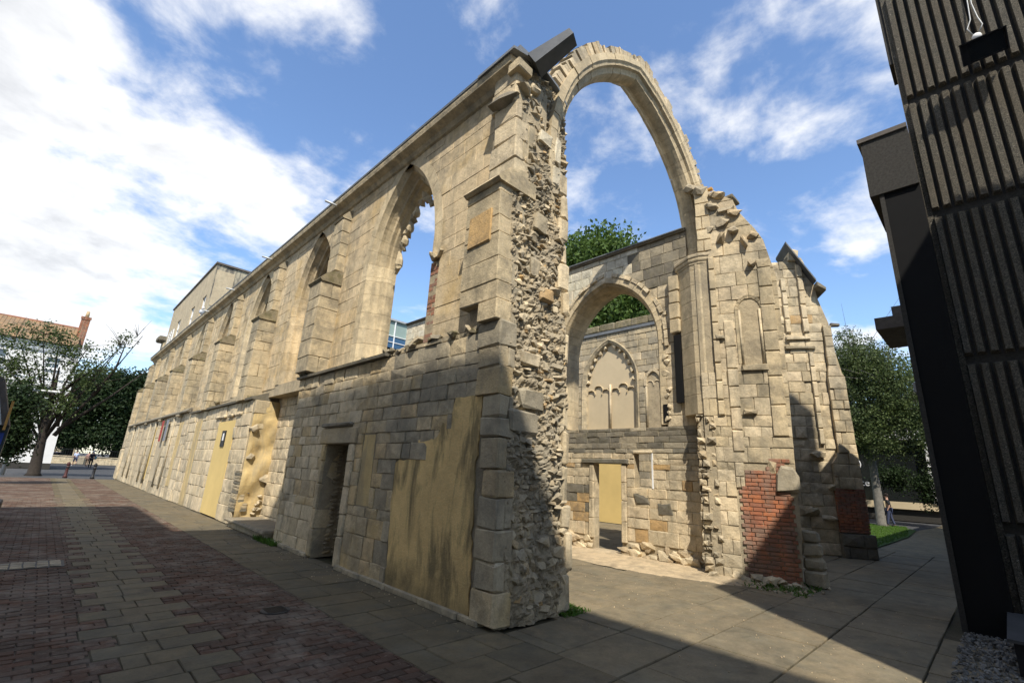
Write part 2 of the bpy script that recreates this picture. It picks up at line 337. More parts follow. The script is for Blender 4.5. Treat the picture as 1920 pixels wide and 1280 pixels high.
def masonry(parent,fr,v0,v1,ivals,ch,bw,mat,proud=(.01,.025),name='stone',gap=.007,depth=.09,bev=.014,jit=.004,rough=0.,skip=None,alt=None,start=None):
    v=v0; row=0
    while v<v1-.03:
        h=rnd.uniform(*ch)
        if v+h>v1-ch[0]*.5: h=v1-v
        va,vb=v,v+h; vm_=(va+vb)/2
        Im=ivals(vm_); Ia=ivals(va+.01); Ib=ivals(vb-.01)
        for k,(a,b) in enumerate(Im):
            if len(Ia)==len(Im) and len(Ib)==len(Im): a0,b0=Ia[k]; a1,b1=Ib[k]
            else: a0=a1=a; b0=b1=b
            if b-a<.04: continue
            cuts=[]; u=a+rnd.uniform(*bw)*(.4+.6*(row%2))
            while u<b-bw[0]*.5: cuts.append(u); u+=rnd.uniform(*bw)
            xs=[None]+cuts+[None]
            for i in range(len(xs)-1):
                l0,l1=(a0,a1) if i==0 else (xs[i],xs[i]); r0,r1=(b0,b1) if i==len(xs)-2 else (xs[i+1],xs[i+1])
                if r0-l0<.03 and r1-l1<.03: continue
                r0=max(r0,l0+.02); r1=max(r1,l1+.02)
                if skip and skip((l0+r0)/2,vm_): continue
                g=gap*rnd.uniform(.6,1.6)/2
                poly=[(l0+g,va+g),(r0-g,va+g),(r1-g,vb-g),(l1+g,vb-g)]
                mt=mat
                if alt:
                    t=alt((l0+r0)/2,vm_)
                    if t is not None: mt=t
                V,F=bstone(fr,poly,rnd.uniform(*proud),depth,bev,jit,rough)
                piece(parent,name,V,F,mt)
        v+=h; row+=1
def prism(name,fr,outer,holes,w0,w1,mat,parent):
    polys=[[Vector((u,v,0)) for u,v in p] for p in [outer]+holes]
    flat=[p for q in polys for p in q]; tri=tessellate_polygon(polys)
    n=len(flat); V=[fr.p(p.x,p.y,w1) for p in flat]+[fr.p(p.x,p.y,w0) for p in flat]
    F=[tuple(t) for t in tri]+[tuple(i+n for i in reversed(t)) for t in tri]
    b=0
    for q in polys:
        m=len(q)
        for i in range(m): j=(i+1)%m; F.append((b+i,b+j,b+j+n,b+i+n))
        b+=m
    o=meshobj(name,V,F,mat,parent)
    bm=bmesh.new(); bm.from_mesh(o.data); bmesh.ops.recalc_face_normals(bm,faces=bm.faces); bm.to_mesh(o.data); bm.free()
    return o
def box(name,a,b,mat,parent=None,bevel=0.):
    x0,y0,z0=a; x1,y1,z1=b
    V=[(x,y,z) for z in (z0,z1) for x,y in ((x0,y0),(x1,y0),(x1,y1),(x0,y1))]
    F=[(3,2,1,0),(4,5,6,7),(0,1,5,4),(1,2,6,5),(2,3,7,6),(3,0,4,7)]
    o=meshobj(name,V,F,mat,parent)
    if bevel:
        bm=bmesh.new(); bm.from_mesh(o.data); bmesh.ops.bevel(bm,geom=bm.edges[:],offset=bevel,segments=2,affect='EDGES'); bm.to_mesh(o.data); bm.free()
    return o
def cstone(x0,x1,y0,y1,z0,z1,bev=.02,jit=.006):
    """a free block with all edges worn (verts, faces)"""
    V=[];idx={}
    cx,cy,cz=(x0+x1)/2,(y0+y1)/2,(z0+z1)/2; hx,hy,hz=(x1-x0)/2,(y1-y0)/2,(z1-z0)/2
    bev=min(bev,hx*.45,hy*.45,hz*.45)
    for sx in (-1,1):
        for sy in (-1,1):
            for sz in (-1,1):
                b=bev*rnd.uniform(.7,2.)
                for ax in range(3):
                    h=[hx-b,hy-b,hz-b]; h[ax]=(hx,hy,hz)[ax]
                    idx[(sx,sy,sz,ax)]=len(V)
                    V.append((cx+sx*h[0]+rnd.uniform(-jit,jit),cy+sy*h[1]+rnd.uniform(-jit,jit),cz+sz*h[2]+rnd.uniform(-jit,jit)))
    F=[]
    for ax in range(3):
        o1,o2=[a for a in range(3) if a!=ax]
        for s in (-1,1):
            q=[]
            for a,b in ((-1,-1),(1,-1),(1,1),(-1,1)):
                k=[0,0,0]; k[ax]=s; k[o1]=a; k[o2]=b; q.append(idx[(*k,ax)])
            F.append(tuple(q))
        # edges along axis ax
        for a in (-1,1):
            for b in (-1,1):
                k0=[0,0,0]; k0[o1]=a; k0[o2]=b; k0[ax]=-1; k1=list(k0); k1[ax]=1
                F.append((idx[(*k0,o1)],idx[(*k1,o1)],idx[(*k1,o2)],idx[(*k0,o2)]))
    for sx in (-1,1):
        for sy in (-1,1):
            for sz in (-1,1): F.append(tuple(idx[(sx,sy,sz,a)] for a in range(3)))
    return V,F
# convex angular rubble stones
ROCKS=[]
for k in range(16):
    bm=bmesh.new()
    pts=[]
    for _ in range(15):
        p=Vector((rnd.gauss(0,1),rnd.gauss(0,1),rnd.gauss(0,1))); q=(abs(p.x)**5+abs(p.y)**5+abs(p.z)**5)**.2; pts.append(p/q*rnd.uniform(.78,1.04))
    vs=[bm.verts.new(p) for p in pts]
    r_=bmesh.ops.convex_hull(bm,input=vs)
    bmesh.ops.delete(bm,geom=[v for v in bm.verts if not v.link_faces],context='VERTS')
    bm.verts.index_update(); ROCKS.append(([v.co.copy() for v in bm.verts],[tuple(v.index for v in f.verts) for f in bm.faces])); bm.free()
def rock(c,sx,sy,sz,rot=.35,U=Vector((1,0,0)),Nn=Vector((0,-1,0))):
    V,F=rnd.choice(ROCKS); Z=Vector((0,0,1))
    m=Matrix.Rotation(rnd.uniform(-rot,rot),3,'X')@Matrix.Rotation(rnd.uniform(-rot,rot),3,'Y')@Matrix.Rotation(rnd.uniform(-rot,rot),3,'Z')
    out=[]
    for p in V:
        p=m@Vector((p.x*sx,p.y*sy,p.z*sz)); out.append(Vector(c)+U*p.x+Nn*p.y+Z*p.z)
    return out,F
def pointed(s,rise):
    c=(rise*rise-s*s)/(2*s); return c,s+c
def half_w(v,zs,s,rise,e=0.):
    c,Rr=pointed(s,rise)
    if v<zs: return s+e
    k=(Rr+e)**2-(v-zs)**2
    return max(0.,math.sqrt(k)-c) if k>0 else 0.
def arch_pts(uc,zs,s,rise,sill,e=0.,n=9):
    c,Rr=pointed(s,rise); Rr+=e; am=math.acos(min(1,c/Rr)); out=[(uc-s-e,sill)]
    L_=[(uc+(Rr*math.cos(a)-c),zs+Rr*math.sin(a)) for a in [am*i/n for i in range(n+1)]]
    left=[(2*uc-u,v) for u,v in L_]
    return out+left+list(reversed(L_))[1:]+[(uc+s+e,sill)]
def ring(parent,fr,uc,zs,s,rise,sill,sec,n,segh,mat,name='voussoir',jname='jamb_stone',sides=(-1,1),keep=None,gap=.006,jit=.003,mats=None):
    c,Rr=pointed(s,rise)
    def at(t,o,side):
        # t<0: metres below the spring line ; 0..1 along the arch
        if t<0: return (uc+side*(s+o),zs+t)
        am=math.acos(min(1,max(-1,c/(Rr+o)))); a=am*t
        return (uc+side*((Rr+o)*math.cos(a)-c),zs+(Rr+o)*math.sin(a))
    for side in sides:
        ts=[]; t=sill-zs
        while t<-.02:
            t1=min(0,t+rnd.uniform(*segh)); ts.append((t,t1,jname,True)); t=t1
        ts+=[(i/n,(i+1)/n,name,False) for i in range(n)]
        for t0,t1,nm,isj in ts:
            if keep and not keep(side,(t0+t1)/2): continue
            g=gap/2 if isj else gap/2/(Rr*1.1)
            m=len(sec); V=[]
            dd=rnd.uniform(-jit,jit)
            subs=(t0+g,t1-g) if isj else (t0+g,(t0+t1)/2,t1-g)
            for tt in subs:
                if isj: tt=min(tt,-1e-4)
                for o,w in sec:
                    u,v=at(tt,o,side); V.append(fr.p(u,v,w+dd+rnd.uniform(-jit,jit)*.4))
            F=[]
            for k in range(len(subs)-1):
                for i in range(m): j=(i+1)%m; F.append((k*m+i,k*m+j,(k+1)*m+j,(k+1)*m+i))
            F.append(tuple(range(m))); F.append(tuple(range((len(subs)-1)*m+m-1,(len(subs)-1)*m-1,-1)))
            piece(parent,nm,V,F,mats(rnd) if mats else mat)
def sweep(name,prof,p0,p1,mat,parent,side,up=Vector((0,0,1))):
    """straight moulding: profile (a,b) in side/up axes from p0 to p1"""
    p0=Vector(p0);p1=Vector(p1);side=Vector(side);n=len(prof)
    V=[p0+side*a+up*b for a,b in prof]+[p1+side*a+up*b for a,b in prof]
    F=[(i,(i+1)%n,n+(i+1)%n,n+i) for i in range(n)]+[tuple(range(n)),tuple(range(2*n-1,n-1,-1))]
    return meshobj(name,V,F,mat,parent)
def tube(path,rad,n=8):
    V=[];F=[]; P=[Vector(p) for p in path]; m=len(P)
    if not isinstance(rad,(list,tuple)): rad=[rad]*m
    for i,p in enumerate(P):
        d=(P[min(i+1,m-1)]-P[max(i-1,0)]).normalized(); a=d.orthogonal().normalized()
        if i and m>1:
            a=(pa-d*pa.dot(d)).normalized()
        pa=a; b=d.cross(a)
        for k in range(n): an=2*math.pi*k/n; V.append(p+(a*math.cos(an)+b*math.sin(an))*rad[i])
    for i in range(m-1):
        for k in range(n): k2=(k+1)%n; F.append((i*n+k,i*n+k2,(i+1)*n+k2,(i+1)*n+k))
    F.append(tuple(reversed(range(n)))); F.append(tuple(range((m-1)*n,m*n)))
    return V,F
def tubeobj(name,path,rad,mat,parent=None,n=8): V,F=tube(path,rad,n); return meshobj(name,V,F,mat,parent,smooth=True)
def drum(fp,z0,z1,scale=1.,bev=.0):
    c=Vector((sum(p[0] for p in fp)/len(fp),sum(p[1] for p in fp)/len(fp),0)); n=len(fp)
    V=[]
    for z,s_ in ((z0,scale-bev),(z0+bev*.6,scale),(z1-bev*.6,scale),(z1,scale-bev)):
        for p in fp: V.append((c.x+(p[0]-c.x)*s_,c.y+(p[1]-c.y)*s_,z))
    F=[(k*n+i,k*n+(i+1)%n,(k+1)*n+(i+1)%n,(k+1)*n+i) for k in range(3) for i in range(n)]+[tuple(reversed(range(n))),tuple(range(3*n,4*n))]
    return V,F
# ============================================================ GROUND
gnd=structure(meshobj('ground',[(-900,-900,-.06),(900,-900,-.06),(900,900,-.06),(-900,900,-.06)],[(0,1,2,3)],M['asphalt'],origin=(0,0,-.06)))
def sheet(name,pts,z,mat):
    return structure(meshobj(name,[(x,y,z) for x,y in pts],[tuple(range(len(pts)))],mat,origin=(pts[0][0],pts[0][1],z)))
XR=2.75
road=sheet('asphalt_road',[(-30,41.5),(40,41.5),(40,86),(-30,86)],-.03,M['asphalt'])
M['joint2']=stone('sandy_brick_joints',[(.10,.088,.066),(.10,.088,.066)],stain=(.05,.045,.035),amt=.6,pits=0,grain=1.5)
bp=sheet('brick_street',[(-1.6,-3),(XR,-3),(XR,41.5),(-1.6,41.5)],-.016,M['joint2'])
fp_=sheet('flagstone_pavement',[(XR,-3),(4.6,-3),(4.6,41.5),(XR,41.5)],-.026,M['joint'])
cy_=sheet('courtyard_paving',[(4.6,-3),(19,-3),(19,4.4),(17.5,17),(4.6,17)],-.024,M['joint'])
pth=sheet('courtyard_path',[(19,-3),(60,-3),(60,3.1),(36,3.1),(19,4.4)],-.022,M['court'])
GF=Frame((0,0,0),(1,0,0),(0,0,1),V=(0,1,0))
GF.flip=GF.U.cross(GF.V).dot(GF.N)<0
# brick street with its toothed strip of flags
C0=.90; C1=1.38
rh=.107; y=2.6; row=0
strip_rows=[]
while y<24:
    # flag rows are three brick courses high
    if row%3==0: ta=rnd.uniform(.18,.28) if (row//3)%2 else rnd.uniform(-.02,.05); tb=rnd.uniform(.2,.3) if (row//3)%2 else rnd.uniform(0,.06)
    a=C0-ta; b=C1+tb
    if row%3==0:
        cuts=[a,a+rnd.uniform(.3,.7)*(b-a),b]
        for i in range(2):
            g=.005; V,F=bstone(GF,[(cuts[i]+g,y+g),(cuts[i+1]-g,y+g),(cuts[i+1]-g,y+3*rh-g),(cuts[i]+g,y+3*rh-g)],rnd.uniform(-.003,.003),.03,.006,.002)
            piece(bp,'flagstone',V,F,M['flag'])
    off=(row%2)*.11
    for (s0,s1) in ((-1.5,a),(b,XR)):
        u=s0 if s0<0 else s0
        first=True
        while u<s1-.02:
            wv=.215 if not(first and row%2) else .11
            first=False
            e=min(u+wv,s1); g=.0035
            if e-u>.03:
                V,F=bstone(GF,[(u+g,y+g),(e-g,y+g),(e-g,y+rh-g),(u+g,y+rh-g)],rnd.uniform(-.004,.004),.03,.006,.002)
                piece(bp,'paving_brick',V,F,M['paver'])
            u=e
    y+=rh; row+=1
far=[]
while y<41:
    tooth=(row//2)%2
    V,F=bstone(GF,[(C0-(.2 if tooth else 0),y),(C1+(.2 if tooth else 0),y),(C1+(.2 if tooth else 0),y+2*rh-.01),(C0-(.2 if tooth else 0),y+2*rh-.01)],0.,.03,.006,.001); piece(bp,'flagstone',V,F,M['flag'])
    for s0,s1 in ((-1.5,C0-.2),(C1+.2,XR)):
        for k in range(2):
            V,F=bstone(GF,[(s0,y+k*rh),(s1,y+k*rh),(s1,y+(k+1)*rh-.01),(s0,y+(k+1)*rh-.01)],-.003,.03,.006,.001); piece(bp,'paving_brick',V,F,M['paver'])
    y+=2*rh; row+=2
# flag pavement beside the wall
def flags(parent,x0,x1,y0,y1,rows,wid,mat,along='x',gap=.016,name='flagstone',skip=None,sink=.004):
    v=y0 if along=='x' else x0; end=y1 if along=='x' else x1; k=0
    while v<end-.05:
        h=min(rnd.uniform(*rows),end-v)
        if end-(v+h)<.15: h=end-v
        a=x0 if along=='x' else y0; b=x1 if along=='x' else y1
        u=a-(rnd.uniform(0,wid[1]*.6)); 
        while u<b-.02:
            e=u+rnd.uniform(*wid); l=max(u,a); r=min(e,b)
            if b-r<.15: r=b;e=b
            if r-l>.05:
                g=gap*rnd.uniform(.5,1.3)/2; q=[rnd.uniform(-.006,.006) for _ in range(8)]
                if along=='x': poly=[(l+g+q[0],v+g+q[1]),(r-g+q[2],v+g+q[3]),(r-g+q[4],v+h-g+q[5]),(l+g+q[6],v+h-g+q[7])]
                else: poly=[(v+g+q[0],l+g+q[1]),(v+h-g+q[2],l+g+q[3]),(v+h-g+q[4],r-g+q[5]),(v+g+q[6],r-g+q[7])]
                cx=sum(p[0] for p in poly)/4; cy=sum(p[1] for p in poly)/4
                if not(skip and skip(cx,cy)):
                    V,F=bstone(GF,poly,rnd.uniform(-sink,sink),.03,.007,.002); piece(parent,name,V,F,mat)
            u=e
        v+=h; k+=1
flags(fp_,XR,3.99,2.2,41,(.38,.6),(.5,1.05),M['flag'])
flags(cy_,3.99,19,-.6,4.05,(.62,.95),(.75,1.25),M['court'],skip=lambda x,y:(x>8.7 and y<.65))
flags(cy_,4.9,10.4,4.05,12,(.55,.85),(.7,1.2),M['court'],skip=lambda x,y:x>9.0-.12*(y-4) and y<7.5)
flags(cy_,10.4,16.5,4.05,12,(.7,.95),(.8,1.3),M['court'])
# sandy gravel heaped against the arcade
gv=[];gf=[]
n1,n2=26,10
for i in range(n1+1):
    t=i/n1; yy=3.2+t*5.6
    for j in range(n2+1):
        s_=j/n2; x=9.95-s_*(.65+.75*math.sin(min(1,(yy-3)/2)*1.5)*(1 if yy<7 else .6)+rnd.uniform(-.08,.08)*(j==n2)); gv.append((x,yy,.012+.07*(1-s_)**1.5+rnd.uniform(-.006,.006)-.02*(j==n2)))
for i in range(n1):
    for j in range(n2): a=i*(n2+1)+j; gf.append((a,a+1,a+n2+2,a+n2+1))
g_=meshobj('gravel_bed',gv,gf,M['gravel'],smooth=True); structure(g_)
# loose pebbles and grit
def scatter(name,n,fn,size,mat,label,cat):
    V=[];F=[]
    for _ in range(n):
        x,y,z=fn(); s_=rnd.uniform(*size); v,f=rock((x,y,z),s_,s_*rnd.uniform(.6,1),s_*rnd.uniform(.4,.7),1.5); b=len(V); V+=v; F+=[tuple(i+b for i in q) for q in f]
    o=meshobj(name,V,F,mat); o['kind']='stuff'; o['label']=label; return o
scatter('cobbles',1500,lambda:(rnd.uniform(6.2,9.1),rnd.uniform(-.1,.66),rnd.uniform(-.01,.015)),(.014,.034),M['pebble'],'grey rounded cobbles in the strip under the ribbed concrete building','cobbles')
scatter('grit',420,lambda:(rnd.uniform(4.6,9.6),rnd.uniform(.9,7.5),.006),(.004,.011),M['gravel'],'pale stone crumbs scattered over the courtyard flags','grit')
scatter('fallen_chips',160,lambda:(3.2+rnd.random()**.5*.65,rnd.uniform(4.2,14),.006),(.004,.012),M['gravel'],'pale mortar crumbs along the foot of the ruined wall','grit')
scatter('rubble_debris',90,lambda:(rnd.uniform(9.0,10.4),3.6-(rnd.random()*1.2),.01),(.015,.05),M['rubble'],'loose debris at the foot of the brick patched pier','debris')
# ============================================================ STREET WALL
wall=empty('church_wall',(4.2,12,0),'long roofless limestone wall with tall pointed windows and buttresses beside the brick street','ruined wall')
XF=4.2
FU=Frame((XF,0,0),(0,1,0),(-1,0,0))   # u = y, v = z
WINC=[7.85+4.5*k for k in range(8)]
WS,WR,WSP=1.25,2.25,5.68
SPL=.42
LB=3.9   # lower block face
TOP=7.95
Y0,Y1=4.45,41.
upper_holes=[arch_pts(c,WSP,WS,WR,3.7,.25) for c in WINC]
prism('wall_core',FU,[(Y0,3.4),(Y1,3.4),(Y1,TOP),(Y0,TOP)],upper_holes,-.60,-.012,M['mortar'],wall)
def upI(v,lo=Y0,hi=Y1):
    iv=[];a=lo
    for c in WINC:
        h=half_w(v,WSP,WS,WR,.26) if v>3.7 else 0
        if h>0: iv.append((a,c-h)); a=c+h
    iv.append((a,hi)); return iv
masonry(wall,FU,3.62,TOP,upI,(.26,.38),(.45,.95),M['ashlar'],proud=(-.004,.007),gap=.004,depth=.05,bev=.005,jit=.002,
        alt=lambda u,v:(M['brick'] if False else None),skip=lambda u,v:(6.28<u<6.62 and 3.9<v<5.25))
# window surrounds with deep splayed reveals
SEC=[(.26,.0),(.02,.004),(0,-.03),(-.05,-.09),(-.08,-.11),(-.09,-.19),(-.13,-.27),(-.18,-.29),(-.185,-.37),(-.22,-.40),(-.22,-.48),(-.19,-.60),(.26,-.60)]
for i,c in enumerate(WINC):
    wn=bpy.data.objects.new('window',None); link(wn,wall); wn.location=(0,c-12,3.7); wn['label']='tall pointed window opening with splayed jambs'
    def keep(side,t,i=i):
        if i==0 and side==-1 and -1.75<t<-.35: return False
        return True
    ring(wn,FU,c,WSP,WS,WR,3.7,SEC,9 if i<4 else 5,(.32,.5),M['arch'] if i%2==0 else M['ashlar'],'arch_stone','jamb_stone',keep=keep)
    if 1<=i: # blocked back in far windows
        prism('blocking',FU,arch_pts(c,WSP,WS-.1,WR-.1,3.7,0,6),[],-.75,-.61,M['mortard'],wn)
    # broken tracery stubs
    if i==0:
        c_,R_=pointed(WS-.34,WR-.45)
        def tr(t,side,o=0): am=math.acos(c_/R_); a=am*t; return (c+side*((R_+o)*math.cos(a)-c_),WSP+(R_+o)*math.sin(a))
        for a,b,off in ((.05,.30,-.04),(.34,.5,-.05),(.5,.66,-.07),(.7,.82,-.05)):
            P=[FU.p(*tr(a+(b-a)*k/5,1,off-.10*math.sin(math.pi*k/5)),-.46) for k in range(6)]
            V,F=tube(P,[.05,.065,.09,.08,.06,.04],6); piece(wn,'tracery_stub',V,F,M['arch'])
        for t in (.12,.36,.52,.68,.9):
            p=FU.p(*tr(t,1,-.10),-.46); V,F=rock(p,.07,.12,.12,.8); piece(wn,'tracery_stub',V,F,M['butt'])
        for t in (.75,.85,.93):
            p=FU.p(*tr(t,-1,-.08),-.46); V,F=rock(p,.08,.12,.12,.8); piece(wn,'tracery_stub',V,F,M['butt'])
# brick patch in the right-hand jamb of the first window
bj=box('brick_patch',(4.24,6.27,3.72),(4.8,6.64,5.25),M['mortar'],wall)
v=3.74; r=0
while v<5.2:
    cuts=[6.27,6.27+(.12 if r%2 else .22),6.64]
    for i in range(2):
        V,F=bstone(FU,[(cuts[i]+.005,v+.004),(cuts[i+1]-.005,v+.004),(cuts[i+1]-.005,v+.071),(cuts[i]+.005,v+.071)],-.045+rnd.uniform(0,.015),.08,.005,.002); piece(wall,'brick',V,F,M['brick'])
    V,F=cstone(4.27,4.45,6.60,6.66,v+.004,v+.071,.004,.002); piece(wall,'brick',V,F,M['brick'])
    v+=.078; r+=1
for yy in (6.33,6.5):
    V,F=rock((4.2,yy,5.33),.11,.10,.09,.5,U=Vector((0,1,0)),Nn=Vector((-1,0,0))); piece(wall,'rubble_stone',V,F,M['butt'])
# cornice, lead
sweep('cornice',[(0,0),(.0,.0),(.05,.02),(.10,.10),(.16,.13),(.24,.16),(.26,.24),(.26,.30),(-1.0,.36),(-1.0,0)],(XF,4.5,7.93),(XF,41,7.93),M['butt'],wall,(-1,0,0))
sweep('lead_flashing',[(.275,.285),(.285,.325),(-.5,.40),(-1.05,.37),(-1.05,.34),(.24,.31)],(XF,4.5,7.935),(XF,41,7.935),M['lead'],wall,(-1,0,0))
for yy in (11.0,15.9,20.2,24.3):
    V,F=tube([(4.3,yy,8.12),(3.66,yy-.05,8.09)],.03,8); meshobj('rain_spout',V,F,M['lampgrey'],wall,smooth=True)
# buttresses
def buttress(yc,w=.7,k=0):
    b=bpy.data.objects.new('buttress',None); link(b,wall); b.location=(-.3,yc-12,3.6)
    y0,y1=yc-w/2,yc+w/2; z=3.62 if k<2 else 3.3
    if k>=2: V,F=cstone(3.84,4.3,y0-.05,y1+.05,3.25,3.5,.03); piece(b,'stone',V,F,M['mossy'])
    while z<5.75:
        h=min(rnd.uniform(.26,.42),5.78-z)
        if 5.78-(z+h)<.12: h=5.78-z
        mt=M['orange'] if k==0 and 4.75<z<5.2 else M['butt']
        if rnd.random()<.45: V,F=cstone(3.73,4.3,y0,y1,z+.001,z+h-.002,.010,.007); piece(b,'stone',V,F,mt)
        else:
            s_=rnd.uniform(3.85,4.05)
            V,F=cstone(3.73,s_-.004,y0,y1,z+.001,z+h-.002,.010,.007); piece(b,'stone',V,F,mt)
            V,F=cstone(s_,4.3,y0,y1,z+.001,z+h-.002,.010,.007); piece(b,'stone',V,F,M['butt'])
        z+=h
    # weathering slab with a dark drip
    pr=[(0,0),(.50,0),(.54,.05),(.40,.22),(.22,.32),(0,.36)]
    o=sweep('weathering',pr,(4.22,y0-.03,5.78),(4.22,y1+.03,5.78),M['mossy'],b,(-1,0,0))
    z=6.14
    while z<7.5:
        h=min(rnd.uniform(.28,.42),7.55-z)
        if 7.55-(z+h)<.12: h=7.55-z
        V,F=cstone(4.0,4.3,y0+.02,y1-.14,z+.001,z+h-.002,.010,.007); piece(b,'stone',V,F,M['butt']); z+=h
    sweep('weathering',[(0,0),(.24,0),(.26,.04),(.12,.22),(0,.3)],(4.22,y0,7.55),(4.22,y1-.12,7.55),M['butt'],b,(-1,0,0))
    # rough base on the ledge
    for q in range(5):
        V,F=rock((3.85+rnd.uniform(0,.2),rnd.uniform(y0,y1),3.62),.12,.14,.08,.3); piece(b,'rubble_stone',V,F,M['mossy'])
for k in range(8): buttress(10.75+4.5*k if k<7 else 40.7,.68,k+1)
# putlog holes read as dark recesses
# ---- lower storey, first projecting block
FL=Frame((LB,0,0),(0,1,0),(-1,0,0))
DOOR=(8.12,9.12,2.03)
prism('wall_core',FL,[(4.35,0),(DOOR[0],0),(DOOR[0],DOOR[2]),(DOOR[1],DOOR[2]),(DOOR[1],0),(11.1,0),(11.1,3.5),(4.35,3.5)],[],-.75,-.016,M['mortard'],wall)
PANEL=[(4.55,0.03),(6.42,0.03),(6.52,1.32),(6.5,1.75),(6.0,1.82),(5.95,2.05),(5.45,2.1),(5.4,2.28),(5.2,2.3),(5.15,2.62),(4.56,2.62),(4.62,1.4)]
def inpoly(u,v,P):
    c=False;n=len(P)
    for i in range(n):
        a=P[i];b=P[(i+1)%n]
        if (a[1]>v)!=(b[1]>v) and u<(b[0]-a[0])*(v-a[1])/(b[1]-a[1])+a[0]: c=not c
    return c
def lowI(v):
    if v<DOOR[2]: 
        lo=4.35
        if v<2.2: 
            e=6.45 if v<1.75 else (5.95 if v<2.05 else 5.4)
            return [(e,7.2),(7.66,DOOR[0]-.2),(DOOR[1]+.14,11.1)] if 1.05<v<2.05 else [(e,DOOR[0]-.2),(DOOR[1]+.14,11.1)]
        return [(5.15,DOOR[0]-.2),(DOOR[1]+.14,11.1)]
    if v<2.3: return [(5.4 if v<2.28 else 5.15,7.9),(9.45,11.1)]
    if v<2.6: return [(5.15,11.1)]
    return [(4.35,11.1)]
def lowI2(v):
    if v<1.02: return [(6.47,7.92),(9.26,11.1)]
    if v<2.03:
        e=6.5 if v<1.78 else 5.7
        return [(e,7.2),(7.66,7.92),(9.26,11.1)]
    if v<2.2: return [(5.45,7.2),(7.66,7.86),(9.4,11.1)]
    if v<2.62: return [(5.17,11.1)]
    return [(4.35,11.1)]
for a,b,chh,bww in ((.02,1.02,(.22,.36),(.25,.5)),(1.02,2.03,(.20,.34),(.22,.5)),(2.03,2.2,(.17,.17),(.3,.5)),(2.2,2.62,(.2,.24),(.28,.6)),(2.62,3.5,(.17,.26),(.25,.55))):
    masonry(wall,FL,a,b,lowI2,chh,bww,M['lower'],proud=(-.006,.016),gap=.008,depth=.12,bev=.009,jit=.009,rough=.008,
        alt=lambda u,v:(M['quoin'] if u<6.9 and rnd.random()<.6 else (M['inner'] if u>8 and rnd.random()<.5 else None)))
PJ=[]
for a_,b_ in zip(PANEL,PANEL[1:]+PANEL[:1]):
    n_=max(1,int(math.hypot(b_[0]-a_[0],b_[1]-a_[1])/.09))
    for i_ in range(n_):
        t_=i_/n_; PJ.append((a_[0]+(b_[0]-a_[0])*t_+rnd.uniform(-.022,.022),max(.03,a_[1]+(b_[1]-a_[1])*t_+rnd.uniform(-.022,.022))))
prism('render_panel',FL,PJ,[],-.04,.004,M['ochre'],wall)['label']='large ochre render panel with black damp streaks'
prism('render_panel',FL,[(7.22,1.04),(7.64,1.04),(7.64,2.18),(7.26,2.18)],[],-.05,-.012,M['ochre2'],wall)['label']='narrow vertical ochre panel'
# doorway: jambs, lintel, rubble-lined passage
for z0,z1 in ((.02,.5),(.5,.85),(.85,1.3),(1.3,1.72),(1.72,2.03)):
    V,F=cstone(LB-.03,LB+.42,DOOR[0]-.19,DOOR[0]-.0,z0+.004,z1-.004,.012); piece(wall,'jamb_stone',V,F,M['inner'])
    V,F=cstone(LB-.03,LB+.30,DOOR[1],DOOR[1]+.135,z0+.004,z1-.004,.012); piece(wall,'jamb_stone',V,F,M['lower'])
V,F=cstone(LB-.035,LB+.5,7.88,9.38,2.035,2.33,.015); piece(wall,'lintel',V,F,M['lower'])
V,F=cstone(LB-.07,LB+.1,8.1,9.35,2.35,2.43,.02); piece(wall,'drip_stone',V,F,M['dark'])
for k in range(26):
    for j in range(3):
        z=.04+k*.078
        if z>1.95: continue
        V,F=rock((LB+.3+j*.17,9.14,z+.03),.095,.05,.038,.12,U=Vector((1,0,0)),Nn=Vector((0,-1,0))); piece(wall,'rubble_stone',V,F,M['rubble'])
box('passage_back',(LB+.74,8.0,0),(LB+.9,9.3,2.1),M['mortard'],wall)
# doorstep, base footing
masonry(wall,Frame((LB-.05,0,0),(0,1,0),(-1,0,0)),0,.07,lambda v:[(4.35,8.0),(9.2,11.1)],(.07,.07),(.5,.9),M['quoin'],proud=(0,.02),gap=.006,depth=.1)
# ledge coping over the lower block
masonry(wall,FL,3.5,3.56,lambda v:[(4.6,7.2)],(.06,.06),(.3,.6),M['butt'],proud=(-.02,.02),depth=.3)
for y0 in np.arange(7.1,11.0,.62):
    sweep('ledge_stone',[(0,0),(.09,0),(.10,.05),(-.3,.20),(-.3,0)],(LB,y0+.004,3.5),(LB,min(y0+.615,11.12),3.5),M['dark'],wall,(-1,0,0))
for k in range(40):
    yy=rnd.uniform(4.8,8.4); V,F=rock((LB+rnd.uniform(-.02,.25),yy,3.55+rnd.uniform(-.02,.05)),rnd.uniform(.06,.14),rnd.uniform(.05,.11),rnd.uniform(.03,.07),.3,U=Vector((0,1,0)),Nn=Vector((-1,0,0))); piece(wall,'rubble_stone',V,F,M['mossy'] if rnd.random()<.5 else M['rubble'])
box('ledge_core',(LB+.05,4.5,3.4),(4.4,11.1,3.6),M['mortard'],wall)
# far side face of the first block and the recess behind it
FR=Frame((4.55,0,0),(0,1,0),(-1,0,0))
prism('wall_core',FR,[(11.0,0),(14.4,0),(14.4,3.7),(11.0,3.7)],[],-.6,-.02,M['mortard'],wall)
masonry(wall,FR,0,3.7,lambda v:[(11.0,14.4)],(.24,.34),(.35,.7),M['inner'],rough=.01)
masonry(wall,Frame((0,11.1,0),(1,0,0),(0,1,0)),0,3.5,lambda v:[(LB,4.6)],(.25,.35),(.3,.4),M['lower'])
